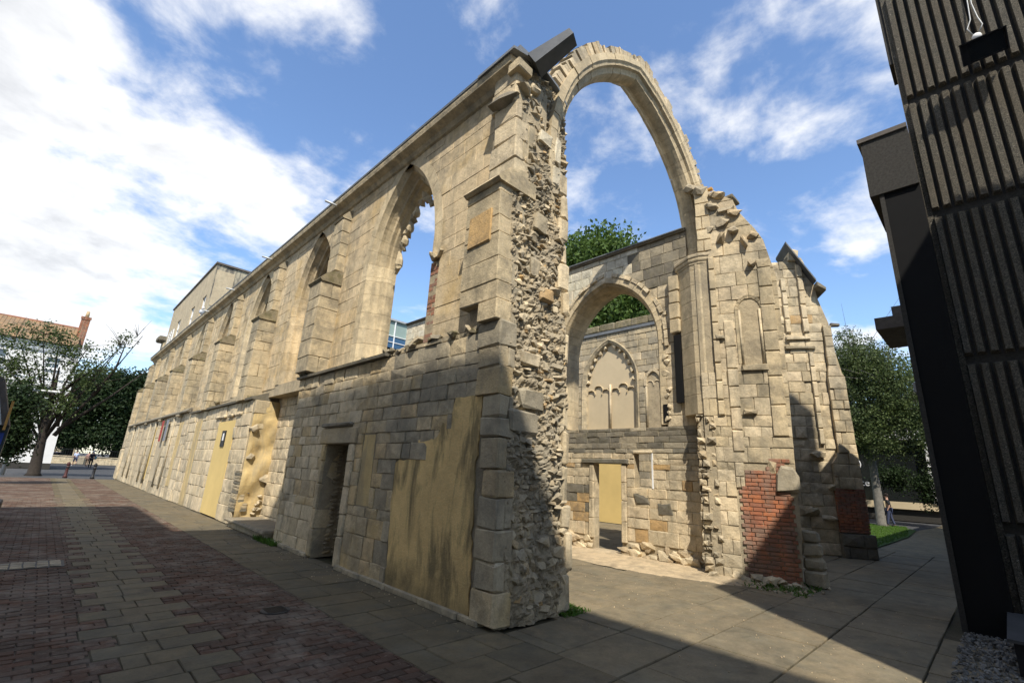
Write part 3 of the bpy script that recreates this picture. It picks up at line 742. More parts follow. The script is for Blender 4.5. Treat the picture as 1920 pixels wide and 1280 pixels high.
# second projecting block
B2A,B2B=14.3,22.2; XB=3.88
F2=Frame((XB,0,0),(0,1,0),(-1,0,0))
prism('wall_core',F2,[(B2A,0),(15.75,0),(15.75,2.78),(17.55,2.78),(17.55,0),(B2B,0),(B2B,3.3),(B2A,3.3)],[],-.8,-.03,M['mortar'],wall)
def I2(v):
    if v<2.78: return [(B2A,15.75-.04*math.sin(v*9)),(17.55+.05*math.sin(v*7),20.1),(21.0,B2B)]
    return [(B2A,20.1),(21.0,B2B)]
masonry(wall,F2,.02,3.3,I2,(.3,.45),(.4,.8),M['inner'],proud=(-.01,.02),gap=.008,rough=.008)
box('yellow_door_panel',(XB-.005,15.72,0.05),(XB+.1,17.6,2.79),M['yellow'],wall)['label']='tall doorway filled with flat yellow paint'
box('notice_plaque',(XB-.03,16.45,2.02),(XB-.006,16.85,2.5),M['black'],wall)
box('notice_print',(XB-.036,16.55,2.2),(XB-.031,16.7,2.42),M['sign_w'],wall)
prism('render_panel',F2,[(20.12,.02),(20.98,.02),(20.98,2.9),(20.12,3.1)],[],-.05,-.01,M['ochre2'],wall)['label']='ochre render strip beside the yellow doorway'
sweep('ledge_stone',[(0,0),(.09,0),(.10,.06),(-.4,.26),(-.4,0)],(XB,14.25,3.3),(XB,22.2,3.3),M['dark'],wall,(-1,0,0))
for yy in (15.2,16.1,16.9,17.5):
    V,F=cstone(XB-.06,XB+.1,yy,yy+.5,2.9,3.0,.02); piece(wall,'drip_stone',V,F,M['inner'])
# lumpy rendered flank of the second block facing the camera
FS=Frame((0,B2A,0),(1,0,0),(0,-1,0))
n1,n2=18,34; V=[];F=[]
for i in range(n1+1):
    for j in range(n2+1):
        u=XB+.02+i/n1*1.05; v=j/n2*3.28
        a=mn.noise(Vector((u*2.3,v*1.7,1.3)))*.13+mn.noise(Vector((u*6,v*5,4.)))*.05
        V.append(FS.p(u,v,.14+a*(1 if 0<i else .1)))
for i in range(n1):
    for j in range(n2): a=i*(n2+1)+j; F.append((a,a+1,a+n2+2,a+n2+1))
meshobj('lumpy_render',V,F,M['ochre2'],wall,smooth=True)
for (u,v,a,b) in ((3.98,2.5,.14,.12),(4.02,1.75,.12,.10),(4.5,1.2,.2,.14),(4.75,2.1,.16,.3),(4.7,.95,.2,.16)):
    V,F=rock((u,B2A-.14,v),a,.12,b,.3); piece(wall,'rubble_stone',V,F,M['rubble'])
for k in range(46):
    V,F=rock((rnd.uniform(4.35,4.9),B2A-.12,rnd.uniform(.1,.75)),rnd.uniform(.05,.1),.1,rnd.uniform(.03,.05),.3); piece(wall,'rubble_stone',V,F,M['inner'])
for k in range(14):  # tile-on-edge quoin
    V,F=cstone(XB-.02,XB+.30-(.1 if k in(3,4,5,9) else 0),B2A-.12,B2A+.35,.35+k*.075,.35+k*.075+.066,.006); piece(wall,'tile_course',V,F,M['dark'] if k%3==0 else M['butt'])
masonry(wall,FS,2.5,3.28,lambda v:[(XB,4.5)],(.36,.42),(.3,.4),M['butt'],proud=(.1,.16),depth=.2)
# third stretch, lower and flatter, to the far end
F3=Frame((3.86,0,0),(0,1,0),(-1,0,0))
prism('wall_core',F3,[(B2B,0),(Y1,0),(Y1,3.6),(B2B,3.6)],[],-.8,-.03,M['mortar'],wall)
masonry(wall,F3,.02,3.4,lambda v:[(B2B,23.3),(24.1,27.0),(28.6,29.6),(30.2,33.5),(34.6,Y1)],(.35,.5),(.6,1.1),M['inner'],proud=(-.01,.02))
for a,b,mt in ((23.3,24.1,'ochre2'),(27.0,28.6,'buffr'),(29.6,30.2,'yellow'),(33.5,34.6,'buffr')):
    prism('render_panel',F3,[(a,.5),(b,.5),(b,3.05),(a,3.05)],[],-.06,-.015,M[mt],wall)
sweep('string_course',[(0,0),(.14,0),(.15,.05),(0,.18)],(3.86,22.3,3.4),(3.86,Y1,3.4),M['dark'],wall,(-1,0,0))
for yy,mt in ((27.2,'redbanner'),(26.0,'greybanner')):
    box('hanging_banner',(3.74,yy,2.3),(3.76,yy+.45,3.25),M[mt],wall)
for yy in (25.2,26.7,30.0,31.6,36,38): # slender pipes and shafts
    V,F=tube([(3.83,yy,0.3),(3.83,yy,3.3)],.05,6); meshobj('wall_shaft',V,F,M['quoin'],wall,smooth=True)
# end pier stub at the far corner
for z0,z1,x0 in ((0,2,3.75),(2,4,3.8),(4,5.6,3.95),(5.6,7.0,4.1)):
    V,F=cstone(x0,5.3,40.9,42.0,z0,z1-.01,.05); piece(wall,'quoin',V,F,M['inner'])
# low stone slab in the recess
sl_=empty('stone_bench',(4.05,12.7,0),'low grey stone slab seat at the wall foot beside the lumpy ochre render','bench')
V,F=cstone(3.72,4.6,11.25,14.25,.14,.22,.015); meshobj('seat_slab',V,F,M['slabst'],sl_)
V,F=cstone(3.82,4.5,11.3,14.2,0,.14,.01); meshobj('base',V,F,M['quoin'],sl_)
# ============================================================ NEAR PIER (broken wall end)
pier=empty('broken_pier',(4.5,4.3,0),'tall broken end of the wall nearest the camera with exposed rubble core and grey quoins','ruined pier')
def ye(z): return 4.12+.045*z                     # end face leans back a little
def xr(z): return 5.2+.018*z
PFn=Vector((0,-1,0))
# core
zs_=[0,1,2,3,4,5,6,7,7.6,8.0,8.25]
V=[];F=[]
for z in zs_:
    xl=LB+.06 if z<3.6 else 3.9+.02
    if z>5.8: xl=4.12
    k=0 if z<8.1 else .35
    V+=[(xl+k,ye(z)+.06,z),(xr(z)-.05-k,ye(z)+.06,z),(xr(z)-.05-k,5.0,z),(xl+k,5.0,z)]
for i in range(len(zs_)-1):
    for j in range(4): a=i*4+j;b=i*4+(j+1)%4; F.append((a,b,b+4,a+4))
F+=[(3,2,1,0),tuple(range(len(V)-4,len(V)))]
meshobj('rubble_core',V,F,M['mortard'],pier)
# left quoins (wrap the street corner)
z=.02;k=0
while z<7.75:
    h=rnd.uniform(.24,.40)
    if z<3.6 and z+h>3.6: h=3.6-z if 3.6-z>.12 else h
    x0=LB-.03 if z<3.5 else (3.79 if z<5.75 else 4.06)
    if 5.7<z<5.95: z=5.95
    wx=rnd.uniform(.12,.2) if k%2 else rnd.uniform(.24,.36); wy=rnd.uniform(.35,.6)
    y1=ye(z)+wy; y1=min(y1,5.15)
    if z<2.6: y1=ye(z)+rnd.uniform(.22,.42)
    if 3.6<z<5.7: y1=5.1-.0
    mt=M['quoin'] if z<3.6 else (M['butt'] if z<5.9 else M['inner'])
    if z>3.5 and z<5.7:
        V,F=cstone(x0,x0+.27,ye(z)-.0,y1-.0,z+.002,z+h-.003,.009,.004); piece(pier,'quoin_stone',V,F,mt)
        V,F=cstone(x0+.273,x0+.27+wx*.8,ye(z)+.01,ye(z)+.4,z+.002,z+h-.003,.012); piece(pier,'quoin_stone',V,F,M['quoin'])
    else:
        V,F=cstone(x0,x0+wx,ye(z)-rnd.uniform(0,.03),y1,z+.002,z+h-.003,.014,.012); piece(pier,'quoin_stone',V,F,mt if rnd.random()<.6 or z>3.6 else M['lower'])
        if k%2 or z>5.9:
            w2=rnd.uniform(.08,.16); V,F=cstone(x0+wx+.004,x0+wx+w2,ye(z)-.0,ye(z)+.3,z+.004,z+h-.006,.012,.007); piece(pier,'quoin_stone',V,F,M['quoin'] if z<5 else M['butt'])
    z+=h;k+=1
V,F=cstone(3.775,3.9,4.50,5.0,4.78,5.3,.01,.01); piece(pier,'quoin_stone',V,F,M['orange'])
# weathering slab of the clasping buttress
sweep('weathering',[(0,0),(.54,0),(.59,.04),(.55,.10),(.38,.28),(.14,.36),(0,.38)],(4.30,ye(5.7)-.06,5.68),(4.30,5.12,5.68),M['butt'],pier,(-1,0,0))
box('weathering_return',(4.28,ye(5.7)-.05,5.66),(4.52,ye(5.7)+.3,5.98),M['butt'],pier,.03)
V,F=rock((4.02,4.72,7.42),.14,.34,.10,.15,U=Vector((1,0,0)),Nn=Vector((0,-1,0))); piece(pier,'rubble_stone',V,F,M['dark'])
V,F=rock((4.2,4.45,7.62),.2,.16,.08,.2); piece(pier,'rubble_stone',V,F,M['butt'])
# right dressed edge
z=.02;k=0
while z<6.9:
    h=rnd.uniform(.22,.5); wx=rnd.uniform(.07,.15) if k%2 else rnd.uniform(.13,.24)
    xo=xr(z)+rnd.uniform(-.02,.03)
    V,F=cstone(xo-wx,xo,ye(z)+rnd.uniform(-.05,.03),ye(z)+.45,z+.005,z+h-.006,.03,.012); piece(pier,'jamb_stone',V,F,M['inner'])
    V,F=cstone(xo-.25,xo,ye(z)+.455,5.0,z+.005,z+h-.006,.02,.006); piece(pier,'jamb_stone',V,F,M['inner'])
    z+=h;k+=1
# rubble face
z=.05
while z<8.2:
    u=4.02+rnd.uniform(0,.12) if z<3.6 else 4.1+rnd.uniform(0,.1)
    if z>5.8: u=4.28
    if z>7.7: u=4.15
    h=rnd.choice((.045,.06,.075,.095,.12))*rnd.uniform(.85,1.15)
    while u<xr(z)-.16:
        w=rnd.choice((.06,.09,.12,.16,.24))*rnd.uniform(.8,1.2)
        pr=-.03+.10*max(0,mn.noise(Vector((u*2.6,z*1.3,0)))+.2)+rnd.uniform(-.03,.035)
        V,F=rock((u+w/2,ye(z)+.06-pr,z+h/2),w*.56,rnd.uniform(.08,.11),h*.6,.16)
        piece(pier,'rubble_stone',V,F,M['rubble'] if rnd.random()<.6 else (M['quoin'] if rnd.random()<.45 else (M['inner'] if rnd.random()<.75 else M['orange'])))
        u+=w
    z+=h
n1,n2=56,330; V=[];F=[]
for i in range(n1+1):
    for j in range(n2+1):
        zz=j/n2*8.15; x=4.0+(xr(zz)-.03-4.0)*i/n1
        if zz>5.8: x=4.2+(xr(zz)-.03-4.2)*i/n1
        pr=.026+.10*max(0,mn.noise(Vector((x*2.6,zz*1.3,0)))+.2)+.05*mn.noise(Vector((x*9,zz*11,3)))+.035*mn.noise(Vector((x*24,zz*30,7)))+.012*mn.noise(Vector((x*60,zz*70,9)))
        V.append((x,ye(zz)+.06-pr*(0.2 if i in(0,n1) else 1),zz))
for i in range(n1):
    for j in range(n2): a=i*(n2+1)+j; F.append((a,a+n2+1,a+n2+2,a+1))
meshobj('mortar_mass',V,F,M['mortard'],pier)
# bigger bonding stones
for (x,z,w,h,mt) in ((4.62,5.35,.26,.30,'quoin'),(4.45,2.62,.42,.26,'quoin'),(4.3,2.3,.5,.3,'quoin'),(4.75,7.0,.3,.22,'white'),(5.02,6.4,.2,.35,'white'),(4.5,4.55,.2,.3,'inner'),(4.75,4.2,.3,.22,'orange'),(4.42,3.15,.35,.2,'inner'),(5.05,6.95,.18,.5,'white')):
    V,F=cstone(x-w/2,x+w/2,ye(z)-.06,ye(z)+.2,z-h/2,z+h/2,.02,.02); piece(pier,'bonding_stone',V,F,M[mt])
# top: kneeler, lead coping and steel chute
V,F=cstone(3.98,4.32,4.33,4.6,7.9,8.08,.02,.012); piece(pier,'kneeler_stone',V,F,M['butt'])
V,F=cstone(4.34,4.55,4.34,4.5,7.72,7.85,.02,.012); piece(pier,'kneeler_stone',V,F,M['inner'])
cp=[(3.9,8.22),(4.2,8.30),(4.6,8.36),(5.0,8.22),(5.25,8.0)]
V=[];F=[]
for x,z in cp:
    for dy,dz_ in ((0,0),(0,.05),(.9,.05),(.9,0)): V.append((x,4.38+dy,z+dz_))
for i in range(len(cp)-1):
    for j in range(4): a=i*4+j;b=i*4+(j+1)%4; F.append((a,b,b+4,a+4))
F+=[(0,1,2,3),(19,18,17,16)]
meshobj('lead_coping',V,F,M['lead'],pier)
box('flue_stub',(4.10,4.45,8.28),(4.36,4.9,8.5),M['lead'],pier)
# chute: an open-ended dark box sticking up and out over the street corner
P0=Vector((4.42,4.3,8.28)); D=Vector((.30,-.62,.42)).normalized(); SD=Vector((.9,.42,.05)).normalized(); UD=D.cross(SD).normalized()
if UD.z<0: UD=-UD
V=[];F=[]
for t,w,h in ((-.1,.17,.13),(.66,.13,.07)):
    for a,b in ((-1,-1),(1,-1),(1,1),(-1,1)): V.append(P0+D*t+SD*a*w+UD*b*h)
for t,w,h in ((.66,.115,.055),(.4,.12,.07)):
    for a,b in ((-1,-1),(1,-1),(1,1),(-1,1)): V.append(P0+D*t+SD*a*w+UD*b*h)
for k in range(3):
    for j in range(4): a=k*4+j;b=k*4+(j+1)%4; F.append((a,b,b+4,a+4))
F+=[(3,2,1,0),(12,13,14,15)]
meshobj('water_chute',V,F,M['steel'],pier)
# ============================================================ GREAT ARCH
arch=empty('crossing_arch',(7.4,4.3,0),'high slender moulded pointed arch of pale limestone leaping across the courtyard opening','stone arch')
FA=Frame((0,4.80,0),(1,-.084,0),(-.084,-1,0))
AC,AS,ARI,ASP=7.54,2.27,3.2,7.0
ASEC=[(.40,0),(.26,.0),(.22,-.03),(.17,-.04),(.15,-.10),(.09,-.13),(.05,-.14),(.02,-.20),(.0,-.26),(.0,-.36),(.03,-.42),(.08,-.47),(.12,-.50),(.16,-.57),(.24,-.60),(.40,-.62)]
ring(arch,FA,AC,ASP,AS,ARI,6.6,ASEC,14,(.3,.4),M['arch'],'voussoir','voussoir',jit=.006,gap=.005,sides=(1,))
ring(arch,FA,AC,ASP,AS,ARI,4.6,[(.26+(.14 if o>.3 else 0),w) if o>.25 else (o,w) for o,w in ASEC],14,(.25,.5),M['arch'],'voussoir','jamb_stone',jit=.012,gap=.006,sides=(-1,))
for (o0,o1,w0,w1,nn,orr) in ((.385,.63,-.03,-.30,46,.11),(.385,.62,-.31,-.60,40,.12)):
    for side in (-1,1):
        t=.0 if side==1 else .30
        c_,R_=pointed(AS,ARI); am_=lambda o:math.acos(c_/(R_+o))
        while t<1.0:
            dt=rnd.uniform(.012,.034); oo=o1+.20*mn.noise(Vector((t*7+side*5,w0*3,1.)))+rnd.uniform(-.035,.035)+(.12 if (side==1 and t<.12) else 0)
            ww0=w0+rnd.uniform(-.03,.03); ww1=w1+rnd.uniform(-.02,.02); V=[]
            for tt in (t+.0012,t+dt-.0012):
                for o,w in ((o0,ww0),(oo-.03,ww0-.01),(oo,(ww0+ww1)/2+rnd.uniform(-.05,.05)),(oo-.03,ww1+.01),(o0,ww1)):
                    a_=am_(o)*min(tt,1.0)+rnd.uniform(-.004,.004); V.append(FA.p(AC+side*((R_+o)*math.cos(a_)-c_),ASP+(R_+o)*math.sin(a_),w))
            F=[(i,(i+1)%5,5+(i+1)%5,5+i) for i in range(5)]+[(0,1,2,3,4),(9,8,7,6,5)]
            piece(arch,'edge_stone',V,F,M['rubble'] if rnd.random()<.75 else M['inner']); t+=dt
# flank of wall above the left springing
FP=Frame((0,4.12,0),(1,0,0),(0,-1,0))
# ============================================================ CROSSING PIER (A)
pa=empty('crossing_pier',(9.9,3.6,0),'ruined central pier with moulded shaft, small niche and red brick patch at its foot','ruined pier')
OA=Vector((9.42,4.2,0)); DA=Vector((.343,-.939,0)); NA=Vector((-.939,-.343,0))
FAa=Frame(OA,DA,NA)
prof=[(0,0),(1.56,0),(1.62,1.0),(1.64,2.2),(1.68,3.8),(1.68,5.9),(1.60,6.3),(1.52,6.75),(1.38,7.05),(1.22,7.3),(1.08,7.55),(1.0,7.85),(.75,8.0),(.55,8.15),(.3,8.45),(.22,8.4),(.22,6.4),(.12,6.4)]
prism('wall_core',FAa,[(.12,0)]+prof[1:],[],-1.0,-.018,M['mortar'],pa)
def right(v):
    pts=prof[1:15]
    for (u0,v0),(u1,v1) in zip(pts,pts[1:]):
        if v0<=v<=v1: return u0+(u1-u0)*(v-v0)/(v1-v0+1e-9)
    return pts[-1][0]
def PI_(v):
    r_=right(v)
    if v<3.0: return [(.30,.62 if v<2.1 else r_)]
    if v<3.9: return [(.12,r_)]
    if v<5.45: return [(.45,.90),(1.34,r_)]
    if v<6.5: return [(.45,r_)]
    return [(.24,r_)]
for a,b in ((.02,2.1),(2.1,3.0),(3.0,3.9),(3.9,5.45),(5.45,6.5),(6.5,8.35)):
    masonry(pa,FAa,a,b,PI_,(.18,.30) if a<3 else (.26,.36),(.24,.5),M['inner'],proud=(-.006,.012),gap=.005,bev=.008,jit=.005,rough=.01 if a<3 else .003,
      alt=lambda u,v:(M['butt'] if (u>1. or 2<v<4.2) and rnd.random()<.65 else (M['rubble'] if v>7.3 else None)))
# niche: recessed back, arched head
prism('niche_back',FAa,[(.86,3.85),(1.38,3.85),(1.38,5.5),(.86,5.5)],[],-.3,-.19,M['butt'],pa)
ring(pa,FAa,1.12,5.22,.21,.24,4.05,[(.06,.02),(0,.0),(-.03,-.06),(-.01,-.19),(.06,-.19)],5,(.3,.4),M['butt'],'niche_stone','niche_stone')
for u in (.93,1.31): 
    V,F=tube([FAa.p(u,4.0,.0),FAa.p(u,5.2,.0)],.025,6); meshobj('niche_shaft',V,F,M['inner'],pa,smooth=True)
V,F=bstone(FAa,[(.88,3.9),(1.38,3.9),(1.38,4.02),(.88,4.02)],.05,.25,.03,.01); piece(pa,'sill_stone',V,F,M['butt'])
# attached pilaster strips and string courses
for u,z0,z1,w in ((1.47,2.6,6.3,.13),(.72,2.3,5.0,.10)):
    z=z0
    while z<z1:
        h=rnd.uniform(.35,.6); V,F=bstone(FAa,[(u-w,z),(u+w,z),(u+w*.9,min(z+h,z1)-.006),(u-w,min(z+h,z1)-.006)],.035,.14,.02,.006,.006); piece(pa,'pilaster_stone',V,F,M['inner'] if u<1 else M['butt']); z+=h
for (u0,u1,z) in ((.86,1.1,3.03),(.45,.62,4.6)):
    V,F=bstone(FAa,[(u0,z),(u1,z),(u1,z+.07),(u0,z+.09)],.07,.12,.02,.01); piece(pa,'string_stone',V,F,M['butt'])
# broken vault springers near the top
for (u,v,a,b,pp) in ((.75,7.3,.16,.10,.03),(.95,7.05,.12,.10,.05),(.55,7.75,.2,.10,.0),(1.15,6.75,.09,.2,.0),(.7,6.9,.09,.14,.02),(1.25,6.2,.10,.08,.04),(.85,7.6,.2,.08,-.02),(.45,7.2,.14,.1,-.02),(1.3,6.9,.14,.1,-.02),(.6,8.05,.14,.08,-.03),(1.0,7.5,.18,.10,.03),(.35,8.2,.2,.12,.0),(.7,8.0,.16,.1,.0),(.1,8.4,.2,.12,-.1)):
    V,F=rock(FAa.p(u,v,pp),a,.14,b,.4,U=DA,Nn=NA); piece(pa,'rubble_stone',V,F,M['rubble'])
# octagonal respond shaft and capital
FPT=[(9.95,4.72),(9.72,4.60),(9.50,4.22),(9.50,4.02),(9.62,3.78),(9.95,3.74)]
z=3.05
while z<6.38:
    h=min(rnd.uniform(.28,.42),6.4-z)
    V,F=drum(FPT,z+.003,z+h-.003,1.,.012); piece(pa,'shaft_drum',V,F,M['arch']); z+=h
V,F=drum(FPT,6.40,6.46,1.06,.02); piece(pa,'capital',V,F,M['arch'])
V,F=drum(FPT,6.46,6.56,1.16,.05); piece(pa,'capital',V,F,M['arch'])
V,F=drum(FPT,6.56,6.64,1.22,.03); piece(pa,'capital',V,F,M['inner'])
z=4.95
while z<6.35:   # companion shaft on the far side, broken off half way
    h=min(rnd.uniform(.3,.42),6.38-z); V,F=cstone(9.66,9.95,4.6,4.85,z+.003,z+h,.02); piece(pa,'shaft_drum',V,F,M['arch']); z+=h
z=3.0
while z<6.5:   # chamfered strip beside the shaft
    h=rnd.uniform(.3,.5); V,F=bstone(FAa,[(.40,z),(.52,z),(.52,z+h-.004),(.40,z+h-.004)],.05,.12,.03,.003); piece(pa,'moulding_stone',V,F,M['arch']); z+=h
# haunch above the capital, right of the arch
masonry(pa,FAa,6.66,8.3,lambda v:[(.2,.5)],(.25,.35),(.3,.5),M['arch'],proud=(.02,.035),depth=.2)
# broken coursed jamb below the shaft
prism('wall_core',FAa,[(.0,0),(.13,0),(.13,3.03),(.0,3.03)],[],-.6,-.06,M['mortard'],pa)
masonry(pa,FAa,.02,3.04,lambda v:[(-.05+.05*mn.noise(Vector((v*4,0,0))),.34)],(.06,.17),(.09,.22),M['inner'],proud=(-.07,.05),name='rubble_stone',gap=.018,depth=.3,bev=.022,jit=.012,rough=.025,
    skip=lambda u,v:mn.noise(Vector((u*9,v*6,2)))>.42,alt=lambda u,v:M['rubble'] if rnd.random()<.5 else None)
for k in range(16):
    V,F=rock(FAa.p(rnd.uniform(.0,1.5),rnd.uniform(.0,.10),rnd.uniform(.0,.12)),.12,.1,.07,.4,U=DA,Nn=NA); piece(pa,'rubble_stone',V,F,M['inner'])
# brick patch
z=.03;r=0
while z<2.14:
    lim=.66+(.05 if r%2 else 0) if z<1.6 else (.78 if z<1.95 else 1.15)
    if z>2.05: lim=1.2
    u=lim; first=True
    while u<1.53:
        w=(.105 if (first and r%2) else .215) ; e=min(u+w,1.56)
        if e-u>.04 and z<2.0 or (1.15<u<1.45):
            V,F=bstone(FAa,[(u+.005,z+.004),(e-.005,z+.004),(e-.005,z+.066),(u+.005,z+.066)],rnd.uniform(.0,.014),.06,.005,.002); piece(pa,'brick',V,F,M['brick'])
        first=False; u=e
    z+=.0745;r+=1
masonry(pa,FAa,1.62,2.1,lambda v:[(.62,.78)],(.2,.25),(.16,.2),M['inner'],rough=.01)
V,F=bstone(FAa,[(1.3,1.58),(1.66,1.6),(1.69,1.85),(1.6,2.02),(1.42,2.06),(1.3,1.9)],.06,.5,.03,.02,.01); piece(pa,'bonding_stone',V,F,M['quoin'])
V,F=bstone(FAa,[(1.18,1.92),(1.32,1.9),(1.34,2.12),(1.2,2.16)],.03,.2,.02,.02,.02); piece(pa,'bonding_stone',V,F,M['rubble'])
# front return of the pier (faces the path) and its standing fragment
FAf=Frame(FAa.p(1.56,0,-.02),Vector((.939,.343,0)),Vector((.343,-.939,0)))
masonry(pa,FAf,0,6,lambda v:[(0,.95)],(.25,.35),(.3,.5),M['butt'],rough=.01)
fr_=empty('pier_fragment',(10.35,2.6,0),'knee high stub of old masonry standing just right of the brick patched pier','masonry stub')
z=0
for h,w in ((.28,.17),(.22,.16),(.24,.15),(.2,.13)):
    V,F=cstone(10.2,10.2+w*1.6,2.62-w,2.62+w,z+.003,z+h-.005,.03,.01); piece(fr_,'stone',V,F,M['quoin']); z+=h
# lead and timber on the summit
box('timber_board',(9.9,3.75,8.42),(10.0,4.0,8.47),M['wood'],pa)
V,F=cstone(10.05,10.5,3.35,3.6,8.1,8.2,.02); piece(pa,'cap_slab',V,F,M['dark'])
# ============================================================ ARCADE WALL
ar=empty('arcade_wall',(9.8,8,0),'inner arcade wall behind the great arch with one tall arch, a low doorway and a small square window','ruined wall')
FC=Frame((9.8,0,0),(0,1,0),(-1,0,0))
CC,CS,CRI,CSP=6.72,1.5,1.85,4.88
CTOP=7.58; CA,CB=4.4,16.7
DW=(6.28,7.06,2.02); WW=(5.48,5.93,1.5,2.27)
holes=[arch_pts(CC+4.5*k,CSP,CS,CRI,2.85,.16) for k in range(3)]
wh_=[[(WW[0],WW[2]),(WW[1],WW[2]),(WW[1],WW[3]),(WW[0],WW[3])]]
prism('wall_core',FC,[(CA,2.845),(CB,2.845),(CB,CTOP-.1),(CA,CTOP-.1)],holes,-.85,-.014,M['mortar'],ar)
prism('wall_core',FC,[(CA,0),(DW[0],0),(DW[0],DW[2]),(DW[1],DW[2]),(DW[1],0),(CB,0),(CB,2.84),(CA,2.84)],wh_,-.22,-.014,M['mortar'],ar)
def arI(v):
    iv=[];a=CA
    cuts=[]
    if v>2.85:
        for k in range(3):
            h=half_w(v,CSP,CS,CRI,.17)
            if h>0: cuts.append((CC+4.5*k-h,CC+4.5*k+h))
    else:
        if WW[2]<v<WW[3]: cuts.append((WW[0],WW[1]))
        if v<DW[2]: cuts.append((DW[0]-.14,DW[1]+.14))
    for l,r_ in cuts: iv.append((a,l)); a=r_
    iv.append((a,CB)); return iv
def aralt(u,v):
    if v>6.3:
        if u<5.85: return M['dark'] if rnd.random()<.6 else M['quoin']
        return M['white']
    if v>2.3 and v<2.85: return M['dark'] if rnd.random()<.6 else M['quoin']
    if u>7.1 and .9<v<1.4: return M['dark'] if rnd.random()<.5 else M['orange']
    if v<2.3 and rnd.random()<.07: return M['orange']
    return None
for a,b,chh in ((.35,1.5,(.16,.3)),(1.5,2.02,(.17,.26)),(2.02,2.27,(.12,.13)),(2.27,2.85,(.1,.16)),(2.85,CTOP-.1,(.24,.34))):
    masonry(ar,FC,a,b,arI,chh,(.22,.55),M['inner'],proud=(-.006,.014),gap=.007,bev=.008,jit=.006,rough=.004,alt=aralt)
# rough footing
for k in range(110):
    yy=rnd.uniform(4.5,8.6)
    if DW[0]-.05<yy<DW[1]+.05: continue
    V,F=rock((9.80+rnd.uniform(-.05,.04),yy,rnd.uniform(.0,.34)),rnd.uniform(.10,.24),.055,rnd.uniform(.05,.12),.12,U=Vector((0,1,0)),Nn=Vector((-1,0,0))); piece(ar,'rubble_stone',V,F,M['gravel'] if rnd.random()<.5 else M['inner'])
ARS=[(.17,.0),(.02,.01),(0,-.03),(-.05,-.08),(-.07,-.16),(-.11,-.22),(-.12,-.5),(-.05,-.8),(.17,-.83)]
for k in range(3):
    ring(ar,FC,CC+4.5*k,CSP,CS,CRI,2.9,ARS,11,(.25,.42),M['arch'],'voussoir','jamb_stone')
# eroded hood over the arch
c_,R_=pointed(CS,CRI)
ring(ar,FC,CC,CSP,CS,CRI,4.7,[(.28,.035),(.19,.045),(.18,-.05),(.28,-.05)],13,(.2,.3),M['inner'],'hood_stone','hood_stone',jit=.02,gap=.02,keep=lambda s_,t:rnd.random()>.12)
for side in (-1,1):
    for i in range(0):
        t=i/14; a=math.acos(c_/(R_+.22))*t; u=CC+side*((R_+.22)*math.cos(a)-c_)+rnd.uniform(-.04,.04); v=CSP+(R_+.22)*math.sin(a)
        if rnd.random()<.35: continue
        V,F=rock(FC.p(u,v,.0),.13,.06,.085,.25,U=Vector((0,1,0)),Nn=Vector((-1,0,0))); piece(ar,'hood_stone',V,F,M['inner'] if i<11 else M['rubble'])
for z in np.arange(2.9,5.6,.13):  # torn edge of a lost cross wall
    if rnd.random()<.35: continue
    V,F=rock((9.82,5.04+rnd.uniform(-.05,.05),z),rnd.uniform(.08,.15),.06,.075,.15,U=Vector((0,1,0)),Nn=Vector((-1,0,0))); piece(ar,'rubble_stone',V,F,M['inner'])
box('slot_shade',(9.775,5.02,2.95),(9.79,5.14,3.35),M['void'],ar)  # black plate drawn as the shade inside a small slot
sweep('coping',[(.06,0),(.08,.06),(-.4,.14),(-.9,.08),(-.9,0)],(9.8,CA,CTOP-.1),(9.8,CB,CTOP-.1),M['dark'],ar,(-1,0,0))
sweep('lead_flashing',[(.10,.05),(.10,.075),(-.4,.165),(-.92,.11),(-.92,.08)],(9.8,CA,CTOP-.1),(9.8,CB+.02,CTOP-.1),M['lead'],ar,(-1,0,0))
for s0,s1 in ((.3,.75),(.75,1.2),(1.2,1.6),(1.6,2.0)):
    for y0 in (DW[0]-.135,DW[1]): V,F=cstone(9.77,10.03,y0,y0+.13,s0,s1-.006,.01); piece(ar,'jamb_stone',V,F,M['inner'])
V,F=cstone(9.74,10.05,DW[0]-.2,DW[1]+.35,2.02,2.13,.01); piece(ar,'lintel',V,F,M['dark'])
V,F=cstone(9.77,9.95,WW[0]-.02,WW[1]+.02,2.26,2.33,.01); piece(ar,'lintel',V,F,M['inner'])
for y0 in (WW[0]-.03,): V,F=cstone(9.79,9.84,y0,y0+.045,WW[2],WW[3],.005); piece(ar,'window_post',V,F,M['white_frame'])
for (y0,z0) in ((5.75,1.28),(5.2,1.1)): V,F=bstone(FC,[(y0-.18,z0-.11),(y0+.14,z0-.13),(y0+.2,z0+.1),(y0-.12,z0+.13)],.022,.1,.015,.02,.01); piece(ar,'bonding_stone',V,F,M['dark'])
# black box standing in for the shade of a tall slit beside the respond
box('slit_shade',(9.7,4.62,3.35),(9.79,4.78,4.9),M['void'],ar)
